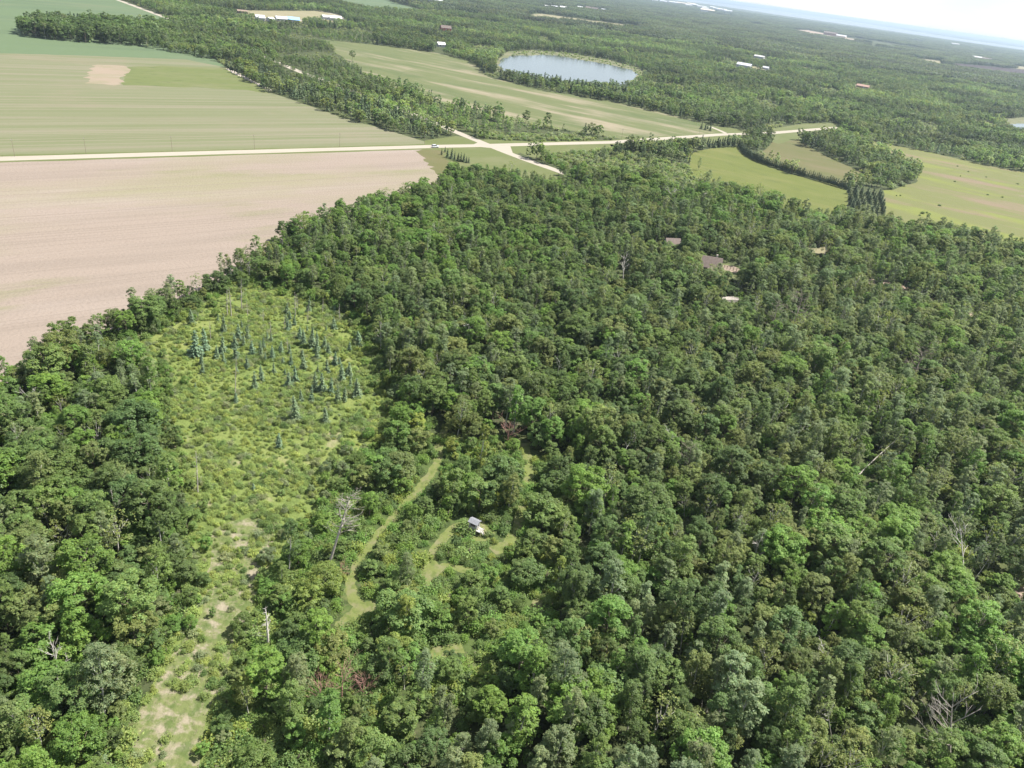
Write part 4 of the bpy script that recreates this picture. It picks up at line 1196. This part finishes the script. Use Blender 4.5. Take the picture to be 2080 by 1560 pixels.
def one(kind, px, py, h, pal, label, group, tilt=.02):
    p = G(px, py)
    return place(kind, p[0], p[1], h / {'spruce': 6.0, 'pine': 9.0, 'shrub': 1.3, 'aspen': 13.3, 'broad': 12.3}[kind], pal, rg.normal() * tilt, rg.normal() * tilt, label, group)
for a, b, h in SPRUCE:
    s_ = 'short' if h < 4.3 else 'middling' if h < 5.4 else 'tall'
    one('spruce', a, b, h, 'blue green', f'{s_} blue-green spruce standing in the shrubby bog', f'{s_} spruces in the bog', .05)
for a, b, h in LAWNSPR:
    one('spruce', a, b, h, 'pine green', 'narrow dark spruce in the short row between lawn and tilled field', 'row of spruces by the lawn')
for a, b, h in BLUESPR[:4]:
    one('spruce', a, b, h, 'blue green', 'blue spruce at the end of the pine windbreak by the meadow', 'blue spruces of the windbreak')
for a, b, h in BLUESPR[4:]:
    one('spruce', a, b, h * .8, 'pine green', 'dark spruce at the corner of the hay field by the driveway', 'spruces by the driveway')
for i, (a, b, h) in enumerate(PINEROWS):
    if i < 52: lab, g = 'dense dark pine in the windbreak along the gravel road', 'pines of the roadside windbreak'
    elif i >= len(PINEROWS) - 36: lab, g = 'dark pine in the square planted block between two meadows', 'pines of the planted block'
    else: lab, g = 'dark pine in the single curving row across the meadow', 'pines of the curving row'
    one('pine', a, b, h, 'pine green', lab, g)
for a, b, h in SHOREPINE:
    one('pine', a, b, h, 'pine green', 'tall dark pine on the near shore of the lake', 'pines along the lake shore')
for a, b, h in DOTS:
    one('shrub', a, b, h * .85, 'dark green', 'small dark bush alone on the patchy pasture', 'bushes dotted over the pasture')
one('broad', 715, 125, 11, 'dark green', 'lone round tree at the upper edge of the hay field', None)
one('broad', 1068, 250, 13, 'dark green', 'big dark tree at the hay field edge beside the saplings', None)
one('broad', 1110, 262, 13, 'dark green', 'broad dark tree standing out of the brush by the hay field', None)
one('aspen', 450, 560, 9, 'grey green', 'thin tree standing alone on the tilled field edge', None)

# far forest out to the great lake
fx, fy = [], []
x, y = jgrid(-4000, 10500, 1300, 9600, 34)
px, py, dz = proj(x, y)
ok = (px > -120) & (px < 2200) & (dz >= 1735) & (dz < 11800) & (py > -40)
x, y, px, py, dz = (a[ok] for a in (x, y, px, py, dz))
n1 = fbm(x, y, 700, 3.3)
ok = ~is_open(px, py) & ~inpoly(px, py, BIGLAKE) & (rg.random(len(x)) < np.where(dz < 4000, 1, .75)) & ~((n1 > .42) & (dz > 3000))
ok &= segdist(x, y, ROAD2[:3]) > 20
x, y = x[ok], y[ok]
v = np.clip(rg.random(len(x)) * .55 + .25 + .5 * fbm(x, y, 420, 7.7), 0, 1)
pts = [('p', x[i], y[i], 1.0, 'far green' if v[i] < .4 else 'far olive' if v[i] < .6 else 'far grey' if v[i] < .78 else 'far dark', 0, 0) for i in range(len(x))]
gn_scatter('far_forest', PATCH, pts, 'endless hazy forest reaching from beyond the lake to the far shore', 'forest')

# ------------------------------------------------------------------ dead trees
from mathutils import Quaternion
def dead(name, base, top, z, shape, label, group=None, thick=1.0):
    """a dead tree standing at pixel base whose tip, z metres up, is seen at pixel top"""
    a = Vector(G(*base)); b = Vector(G(*top, z)) if top else a + Vector((0, 0, z))
    d = b - a
    L = d.length
    root = put(name, None, None, a)
    q = Vector((0, 0, 1)).rotation_difference(d.normalized()) @ Quaternion((0, 0, 1), rg.uniform(0, 6.28))
    root.rotation_euler = q.to_euler()
    k = L / max(v.co.z for v in shape[1].vertices)
    root.scale = (k * thick, k * thick, k)
    tag(root, label, 'dead tree', group)
    put('trunk', shape[1], root); put('branches', shape[0], root)
    return root
S_PINE = snag_shape(730, 15, 'deadwood', 'pine', .24, 30, 4.2, .42)
S_WIDE = snag_shape(731, 9, 'deadwood', 'broad', .2, 13, 5.6, .18)
S_TWIG = snag_shape(732, 13, 'twig', 'pine', .2, 34, 4.0, .38)
S_RUST = snag_shape(733, 5, 'rusty', 'broad', .09, 16, 2.9, .1)
S_POLE = snag_shape(734, 12, 'deadwood', 'spruce', .11, 5, 1.3, .55)
S_POLE2 = snag_shape(735, 12, 'birch', 'broad', .13, 6, 2.6, .6)
S_FORK = snag_shape(736, 11, 'silver', 'broad', .16, 7, 4.4, .35)
sn = PROTO['snag']; bz = PROTO['bare']
dead('dead_pine', (668, 1148), (714, 1003), 15, S_PINE, 'tall leaning dead pine with bare grey limbs beside the trail')
dead('dead_spruce', (545, 1314), (541, 1229), 9, sn[2], 'bleached white snag with short stubs between bog and trail')
dead('dead_spruce', (402, 1004), (399, 912), 10, sn[0], 'grey snag with fine side twigs alone in the lower bog', thick=.75)
dead('dead_spruce', (478, 802), (479, 722), 10, sn[1], 'slender grey snag alone in the middle of the bog', thick=.6)
dead('dead_tree', (118, 1400), (112, 1318), 9, S_FORK, 'grey forked dead tree rising among green crowns')
dead('dead_birch', (1958, 1186), (1956, 1072), 11, S_FORK, 'pale forked dead birch standing above brown twigs')
dead('broken_dead_tree', (1978, 1178), (2010, 1138), 4, S_FORK, 'short broken white limb beside the pale forked dead birch')
dead('leaning_dead_tree', (1741, 968), (1822, 885), 7, S_POLE, 'leaning silver trunk without branches in the deep wood', thick=1.0)
dead('dead_tree', (1928, 1540), (1932, 1428), 9, S_WIDE, 'big bare grey tree with wide spreading limbs')
dead('dead_tree', (1264, 578), (1270, 520), 12, bz[2], 'white bare tree standing out of the wood before the house')
dead('dead_tree', (1320, 775), (1324, 712), 10, bz[1], 'brown-grey bare tree between full green crowns')
dead('dying_pine', (1563, 700), (1578, 612), 14, S_TWIG, 'ragged brown dying pine, shorter of the pair')
dead('dying_pine', (1600, 700), (1632, 596), 16, S_TWIG, 'ragged grey-brown dying pine, taller of the pair')
dead('dying_pine', (1838, 805), (1880, 705), 15, S_TWIG, 'lone ragged brown pine with a thick grey trunk')
dead('leaning_tree', (214, 955), (264, 886), 6, bz[0], 'leaning bare tree in the wood beside the upper bog')
dead('dead_brush', (650, 1432), (652, 1378), 4.5, S_RUST, 'rust-brown dead brush, the clump nearest the bog', thick=1.2)
dead('dead_brush', (694, 1428), (696, 1366), 5.0, S_RUST, 'rust-brown dead brush, the middle clump of three', thick=1.3)
dead('dead_brush', (738, 1424), (738, 1376), 4.2, S_RUST, 'rust-brown dead brush, the clump deepest in the scrub', thick=1.3)
dead('dead_brush', (1030, 905), (1034, 866), 5.5, S_RUST, 'rust-brown dead tree top behind the trails', thick=1.3)
dead('dead_brush', (680, 1176), (700, 1150), 2.2, S_RUST, 'low heap of brown dead twigs at the dead pine foot', thick=1.4)
dead('leaning_birch', (1240, 962), (1292, 876), 8, S_POLE2, 'white birch trunk leaning through the crowns')
dead('dead_tree', (2000, 905), (2012, 868), 9, bz[2], 'small white bare tree top above olive crowns')
dead('dead_tree', (1395, 1000), (1400, 905), 11, bz[1], 'thin brown bare tree among grey-green birches')
dead('dead_tree', (235, 1075), (232, 1030), 8, bz[0], 'small bare grey crown in the wood left of the sedge')
for i, (a, b, h) in enumerate([(462, 642, 9), (470, 645, 10), (491, 628, 10), (503, 645, 6), (600, 642, 8), (604, 632, 6), (690, 652, 6), (551, 694, 7), (578, 668, 5), (535, 655, 5), (625, 655, 6), (584, 715, 5), (655, 640, 6), (428, 690, 6)]):
    dead('dead_spruce', (a, b), None, h, sn[i % 2], 'slim grey snag among the spruces of the bog', 'snags among the bog spruces')
for i, (a, b, dx, dy, h) in enumerate([(1452, 1000, 6, -34, 7), (1462, 1004, 10, -38, 7), (1498, 1092, 12, -40, 6), (1560, 878, 30, -40, 6), (1640, 842, 26, -30, 5), (1350, 930, 10, -50, 9), (1395, 875, 14, -46, 8), (1882, 910, 26, -34, 5), (1905, 905, 30, -40, 6), (1820, 870, 18, -34, 6),
                                       (1180, 560, 10, -36, 10), (1360, 420, 5, -36, 12), (1430, 425, 5, -32, 11), (1560, 455, 7, -30, 10), (1890, 505, 18, -36, 9), (1845, 500, 10, -34, 9), (1940, 520, 20, -30, 8), (1990, 530, 26, -30, 7), (1720, 505, 8, -36, 9), (1600, 1290, 14, -60, 8),
                                       (1660, 1380, 14, -60, 8), (1690, 1510, -8, -70, 8), (1420, 1480, 10, -60, 7), (1530, 1150, 12, -50, 8), (130, 960, -6, -40, 7), (170, 1100, 6, -50, 8), (60, 830, -3, -36, 8), (1490, 900, 18, -36, 6), (1290, 1000, 16, -40, 6), (950, 700, 4, -44, 10), (1130, 780, 4, -46, 10), (880, 640, 2, -40, 10)]):
    k_ = ['in the deep wood', 'among olive crowns'][i % 2]
    dead('leaning_dead_tree', (a, b), (a + dx, b + dy), h, [S_POLE2, S_POLE, bz[2]][i % 3], f'{["thin white", "bare silver", "bleached forked"][i % 3]} dead stem leaning {k_}', f'{["white", "silver", "bleached"][i % 3]} stems {k_}')

# ------------------------------------------------------------------ buildings
def pane(mb_parent, name, cx, cy, z0, z1, w, axis, out, frame=MT['white']):
    """a window standing proud of a wall: frame with a glass pane child"""
    if axis == 'x':
        f = MB().box(cx - w / 2, cx + w / 2, cy - .03, cy + .05 * out + .03, z0, z1).build(name, frame, mb_parent)
        MB().box(cx - w / 2 + .08, cx + w / 2 - .08, min(cy + .05 * out, cy + .09 * out), max(cy + .05 * out, cy + .09 * out), z0 + .08, z1 - .08).build('pane', MT['darkglass'], f)
    else:
        f = MB().box(cx - .03, cx + .05 * out + .03, cy - w / 2, cy + w / 2, z0, z1).build(name, frame, mb_parent)
        MB().box(min(cx + .05 * out, cx + .09 * out), max(cx + .05 * out, cx + .09 * out), cy - w / 2 + .08, cy + w / 2 - .08, z0 + .08, z1 - .08).build('pane', MT['darkglass'], f)
    return f

def building(px, py, L, W, hw, hr, turn, wall, roof, name, cat, label):
    p = G(px, py)
    face = math.atan2(-p[0], p[1])            # long side turned roughly to the line of sight
    o = thing(name, label, cat, (p[0], p[1], 0), face + turn)
    MB().prism([(-W / 2, 0), (W / 2, 0), (W / 2, hw), (0, hw + hr), (-W / 2, hw)], -L / 2, L / 2).build('wall', MT[wall], o)
    e = .04 * W + .2
    th = .25
    zl = hw - hr * (e / (W / 2))
    for sgn in (-1, 1):
        MB().prism([(0, hw + hr + .03), (0, hw + hr + .03 + th), (sgn * (W / 2 + e), zl + .03 + th), (sgn * (W / 2 + e), zl + .03)], -L / 2 - e, L / 2 + e).build('roof', MT[roof], o)
    n = max(2, min(6, int(L // 5)))
    wd = min(1.6, L / n * .4); top = min(hw - .4, 2.4)
    for i in range(n):
        cx = -L / 2 + (i + .5) * L / n
        if i == n // 2:
            dw = wd * 1.5
            d = MB().box(cx - dw / 2, cx + dw / 2, -W / 2 - .08, -W / 2 + .02, 0, min(hw - .3, 2.7)).build('door', MT['greyroof'], o)
            MB().box(cx + dw * .3, cx + dw * .36, -W / 2 - .13, -W / 2 - .08, 1.0, 1.15).build('handle', MT['rubber'], d)
        else:
            pane(o, 'window', cx, -W / 2, top - 1.2, top, wd, 'x', -1)
    return o
for b_ in BLD:
    building(*b_)
for o in bpy.data.objects:
    if o.name.startswith('town_building') and 'label' in o: o['group'] = 'buildings of the distant town: ' + o['label'].split(' building')[0]

# the log house in the wood
hp = G(1440, 552)
H_ = thing('log_house', 'log house with a weathered brown shingle roof and porch in the wood', 'house', (hp[0], hp[1] + 1.5, 0), -.10)
H_.scale = (.85, .85, .9)
L, W, hw, hr = 10.0, 9.0, 3.2, 3.6
for i in range(11):      # log courses
    z0 = i * .29
    MB().box(-L / 2, L / 2, -W / 2, W / 2, z0 + .0, z0 + .285).build('log_course', MT['logwall'], H_)
MB().prism([(-W / 2, hw), (W / 2, hw), (0, hw + hr)], -L / 2 + .05, L / 2 - .05).build('gable', MT['logwall'], H_)
for sgn in (-1, 1):
    rf = MB().prism([(0, hw + hr + .05), (0, hw + hr + .25), (sgn * (W / 2 + .7), hw - .31), (sgn * (W / 2 + .7), hw - .51)], -L / 2 - .6, L / 2 + .6).build('roof', MT['mauveroof'], H_)
    if sgn == -1:
        MB().box(2.2, 3.0, 0.6, 1.4, hw + 1.5, hw + hr + 1.2).build('chimney', MT['stone'], rf)
    for k in range(9):   # shingle courses proud of the roof
        t0 = k / 9; t1 = t0 + .1
        yy = lambda t: sgn * (W / 2 + .7) * t
        zz = lambda t: hw + hr + .25 - (hr + .56) * t
        MB().prism([(yy(t0), zz(t0) + .01), (yy(t1), zz(t1) + .05), (yy(t1), zz(t1) + .01)], -L / 2 - .6, L / 2 + .6).build('shingle_course', MT['mauveroof'], rf)
MB().box(-L / 2 + 1, L / 2 + 1.5, -W / 2 - 3.2, -W / 2 - .02, .25, .45).build('porch_deck', MT['timber'], H_)
MB().prism([(-W / 2 - 3.4, 2.3), (-W / 2 - 3.4, 2.5), (-W / 2 - .75, 3.05), (-W / 2 - .75, 2.85)], -1.5, L / 2 + .3).build('porch_roof', MT['mauveroof'], H_)
for xx in (-1.2, 1.6, 4.8):
    MB().box(xx - .09, xx + .09, -W / 2 - 3.2, -W / 2 - 3.02, .45, 2.36).build('porch_post', MT['timber'], H_)
dr = MB().box(.2, 1.3, -W / 2 - .1, -W / 2, .45, 2.5).build('door', MT['white'], H_)
MB().box(1.1, 1.18, -W / 2 - .16, -W / 2 - .1, 1.4, 1.5).build('handle', MT['rubber'], dr)
for xx in (-3.2, 3.2): pane(H_, 'window', xx, -W / 2, 1.2, 2.5, 1.6, 'x', -1)
for yy in (-2, 2): pane(H_, 'window', L / 2, yy, 1.2, 2.4, 1.3, 'y', 1)
building(1362, 507, 6.5, 6, 2.8, 2.4, .5, 'palegrey', 'mauveroof', 'garage', 'garage', 'garage with a weathered brown roof behind the log house')
building(1412, 540, 5, 4, 2.2, 1.6, -.3, 'logwall', 'mauveroof', 'log_shed', 'shed', 'small log shed with a reddish roof beside the log house')
# rail fence of the yard
fa, fb = Vector(G(1470, 545)), Vector(G(1502, 552))
F_ = thing('rail_fence', 'wooden rail fence along the yard of the log house', 'fence', fa)
nF = 6
for i in range(nF):
    q = fa.lerp(fb, i / (nF - 1)) - fa
    MB().box(q.x - .09, q.x + .09, q.y - .09, q.y + .09, 0, 1.5).build('post', MT['pole'], F_)
for z in (.5, .95, 1.35):
    MB().bar((0, -.05, z), tuple((fb - fa) + Vector((0, -.05, z))), .07, .13).build('rail', MT['pole'], F_)
sheet('pale_yard', [(1468, 538), (1490, 540), (1508, 550), (1500, 556), (1470, 548)], MT['sand'], 2 * Z, .2, 2)
# heap of grey logs
lp = G(1482, 612)
LP = thing('log_heap', 'heap of grey bare logs dumped in the wood below the house', 'log heap', lp, .3)
rr = random.Random(4)
for i in range(26):
    lay = i // 9
    y0 = (i % 9) * .42 - 1.9 + lay * .3; zz = .25 + lay * .42
    a = rr.uniform(-.25, .25)
    MB().tube([(-3 + rr.uniform(-1, .5), y0 - a, zz), (0, y0, zz + rr.uniform(-.05, .1)), (3 + rr.uniform(-.5, 1), y0 + a, zz + rr.uniform(-.05, .3))], [.2, .18, .13], 6).build('log', MT['deadwood'], LP)

# raised wooden blind
ba, bb_ = Vector(G(950, 1044, 3.7)), Vector(G(972, 1054, 3.7))
ang = math.atan2((bb_ - ba).y, (bb_ - ba).x)
bp = G(962, 1079)
B_ = thing('hunting_blind', 'raised wooden blind with a grey metal roof on posts beside the trail', 'hunting blind', bp, ang)
B_.scale = (.7, .7, .8)
bl, bwid, z0, z1 = 2.7, 2.1, 1.25, 3.25
for sx in (-1, 1):
    for sy in (-1, 1):
        MB().box(sx * (bl / 2 - .1) - .08, sx * (bl / 2 - .1) + .08, sy * (bwid / 2 - .1) - .08, sy * (bwid / 2 - .1) + .08, 0, z0).build('post', MT['greytimber'], B_)
for sy in (-1, 1):
    MB().bar((-bl / 2 + .15, sy * (bwid / 2 - .1), .15), (bl / 2 - .15, sy * (bwid / 2 - .1), z0 - .1), .05, .1).build('brace', MT['greytimber'], B_)
MB().box(-bl / 2 - .1, bl / 2 + .1, -bwid / 2 - .1, bwid / 2 + .1, z0, z0 + .12).build('floor', MT['greytimber'], B_)
zz = z0 + .12
def plank_wall(axis, pos, a0, a1, zlo, zhi, hole=None):
    n = int(round((a1 - a0) / .27)); w = (a1 - a0) / n
    for i in range(n):
        u0, u1 = a0 + i * w + .006, a0 + (i + 1) * w - .006
        segs = [(zlo, zhi)]
        if hole and u0 > hole[0] - .14 and u1 < hole[1] + .14: segs = [(zlo, hole[2]), (hole[3], zhi)]
        for s0, s1 in segs:
            t = .03 + .008 * (i % 3)
            b = MB().box(u0, u1, pos - t, pos + t, s0, s1) if axis == 'x' else MB().box(pos - t, pos + t, u0, u1, s0, s1)
            b.build('plank', MT['dullwhite'] if axis == 'y' and pos > 0 else MT['greytimber'], B_)
plank_wall('x', -bwid / 2 + .05, -bl / 2 + .04, bl / 2 - .04, zz, z1, (-.8, .8, zz + .85, zz + 1.5))
plank_wall('x', bwid / 2 - .05, -bl / 2 + .04, bl / 2 - .04, zz, z1, (-.8, .8, zz + .85, zz + 1.5))
plank_wall('y', bl / 2 - .03, -bwid / 2 + .1, bwid / 2 - .1, zz, z1, (-.35, .35, zz + .9, zz + 1.45))
plank_wall('y', -bl / 2 + .03, -bwid / 2 + .1, bwid / 2 - .1, zz, z1)
MB().box(-bl / 2 + .2, bl / 2 - .2, -bwid / 2 + .25, bwid / 2 - .25, zz + .02, zz + .8).build('bench', MT['pole'], B_)
for sgn in (-1, 1):
    rf = MB().prism([(0, z1 + .52), (0, z1 + .58), (sgn * (bwid / 2 + .3), z1 + .04), (sgn * (bwid / 2 + .3), z1 - .02)], -bl / 2 - .3, bl / 2 + .3).build('roof', MT['blindroof'], B_)
    for k in range(9):
        xx = -bl / 2 - .25 + k * (bl + .5) / 8
        MB().prism([(sgn * .02, z1 + .575), (sgn * .02, z1 + .62), (sgn * (bwid / 2 + .3), z1 + .08), (sgn * (bwid / 2 + .3), z1 + .035)], xx - .03, xx + .03).build('rib', MT['blindroof'], rf)
MB().prism([(-.7, z1), (.7, z1), (0, z1 + .46)], bl / 2 - .06, bl / 2).build('gable', MT['dullwhite'], B_)
dk = MB().box(bl / 2 + .12, bl / 2 + 1.5, -bwid / 2, bwid / 2, z0 - .05, z0 + .05).build('landing', MT['dullwhite'], B_)
for i in range(5):
    MB().box(bl / 2 + 1.5 + i * .26, bl / 2 + 1.78 + i * .26, -.45, .45, z0 - .22 - i * .23, z0 - .16 - i * .23).build('step', MT['dullwhite'], B_)
for sy in (-1, 1):
    MB().bar((bl / 2 + 1.5, sy * .5, z0 - .2), (bl / 2 + 2.8, sy * .5, .02), .06, .2).build('stringer', MT['dullwhite'], B_)
    MB().bar((bl / 2 + .2, sy * (bwid / 2 - .04), z0 + 1.0), (bl / 2 + 1.5, sy * (bwid / 2 - .04), z0 + 1.0), .07, .09).build('handrail', MT['timber'], B_)
    MB().bar((bl / 2 + 1.5, sy * .5, z0 + .95), (bl / 2 + 2.8, sy * .5, .95), .07, .09).build('handrail', MT['timber'], B_)
    for xx in (bl / 2 + 1.45,):
        MB().box(xx - .05, xx + .05, sy * (bwid / 2 - .06) - .05, sy * (bwid / 2 - .06) + .05, 0, z0 + .95).build('rail_post', MT['timber'], B_)

# ------------------------------------------------------------------ vehicle and poles
cp = G(884, 299.6)
d1 = G(920, 297)[:2] - G(850, 299)[:2]
C_ = thing('car', 'white sport utility vehicle with dark windows on the gravel road', 'car', (cp[0], cp[1], 5 * Z), math.atan2(d1[1], d1[0]))
prof = [(-2.35, .42), (2.3, .42), (2.4, .65), (2.3, .98), (1.15, 1.12), (-2.3, 1.12), (-2.42, .8)]
bodyv = MB(); n_ = len(prof)
bodyv.add([(x_, -.92, z_) for x_, z_ in prof] + [(x_, .92, z_) for x_, z_ in prof], [(i, (i + 1) % n_, n_ + (i + 1) % n_, n_ + i) for i in range(n_)] + [tuple(range(n_))[::-1], tuple(range(n_, 2 * n_))])
bodyv.build('body', MT['carpaint'], C_)
cab = [(-2.2, 1.12), (1.1, 1.12), (.35, 1.72), (-1.95, 1.72)]
MB().add([(x_, -.86 + (.1 if z_ > 1.5 else 0), z_) for x_, z_ in cab] + [(x_, .86 - (.1 if z_ > 1.5 else 0), z_) for x_, z_ in cab], [(0, 1, 5, 4), (1, 2, 6, 5), (2, 3, 7, 6), (3, 0, 4, 7), (3, 2, 1, 0), (4, 5, 6, 7)]).build('cabin_glass', MT['darkglass'], C_)
MB().box(-1.98, .3, -.78, .78, 1.725, 1.78).build('roof', MT['greyroof'], C_)
for xx in (-1.45, 1.45):
    for yy in (-.86, .86):
        w = MB().tube([(xx, yy - .11, .36), (xx, yy + .11, .36)], [.36, .36], 14).build('wheel', MT['rubber'], C_)
        s_ = 1 if yy > 0 else -1
        MB().tube([(xx, yy + .1 * s_, .36), (xx, yy + .13 * s_, .36)], [.2, .18], 10).build('rim', MT['palegrey'], w)
for yy in (-.65, .65):
    MB().box(2.28, 2.42, yy - .18, yy + .18, .7, .88).build('headlight', MT['white'], C_)
    MB().box(-2.44, -2.34, yy - .15, yy + .15, .85, 1.05).build('tail_light', MT['red'], C_)
for i, (a, b) in enumerate([(30, 318), (175, 313), (350, 308.5), (517, 304), (690, 299), (862, 293.5), (1262, 283.5), (1420, 272.5), (1664, 252)]):
    p = G(a, b)
    U_ = thing('utility_pole', 'slim dark utility pole with a crossarm beside the gravel road', 'utility pole', p, ROAD_ANG + math.pi / 2, 'utility poles along the gravel road')
    MB().tube([(0, 0, 0), (0, 0, 8)], [.08, .05], 8).build('post', MT['pole'], U_)
    ar = MB().box(-1.0, 1.0, .08, .16, 7.4, 7.5).build('crossarm', MT['pole'], U_)
    for xx in (-1.1, -.5, .5, 1.1):
        MB().tube([(xx * .85, .12, 7.5), (xx * .85, .12, 7.65)], [.04, .03], 6).build('insulator', MT['palegrey'], ar)
# stones cleared from the field
sm = MB(); rr = random.Random(8)
for i in range(160):
    t = rr.random()
    q = G(462 + 86 * t + rr.uniform(-3, 3), 141 + 42 * t + rr.uniform(-1.2, 1.2))
    s = rr.uniform(.4, 1.3)
    vs = [Vector((rr.uniform(.7, 1) * a, rr.uniform(.7, 1) * b, rr.uniform(.5, .8) * c)) * s for a, b, c in ((1, 0, 0), (-1, 0, 0), (0, 1, 0), (0, -1, 0), (0, 0, 1), (0, 0, -.3))]
    sm.add([v + Vector((q[0], q[1], .1)) for v in vs], [(0, 2, 4), (2, 1, 4), (1, 3, 4), (3, 0, 4), (2, 0, 5), (1, 2, 5), (3, 1, 5), (0, 3, 5)])
tag(sm.build('stone_heap', MT['stone']), 'long heap of pale stones cleared to the striped field edge', 'stones', None, 'stuff')

# ------------------------------------------------------------------ the air
hz = MB().box(-S - 50, S + 50, -S - 50, S + 50, -1.0, CAM_H + 6)
hm = bpy.data.materials.new('thin_haze'); hm.use_nodes = True
hn = hm.node_tree.nodes; hn.clear()
ho = hn.new('ShaderNodeOutputMaterial'); pv = hn.new('ShaderNodeVolumePrincipled')
pv.inputs['Color'].default_value = (.44, .55, .68, 1)
pv.inputs['Density'].default_value = HAZE
pv.inputs['Anisotropy'].default_value = 0.3
hm.node_tree.links.new(pv.outputs[0], ho.inputs['Volume'])
tag(hz.build('haze', hm), 'thin pale summer haze over the whole countryside', 'haze', None, 'stuff')
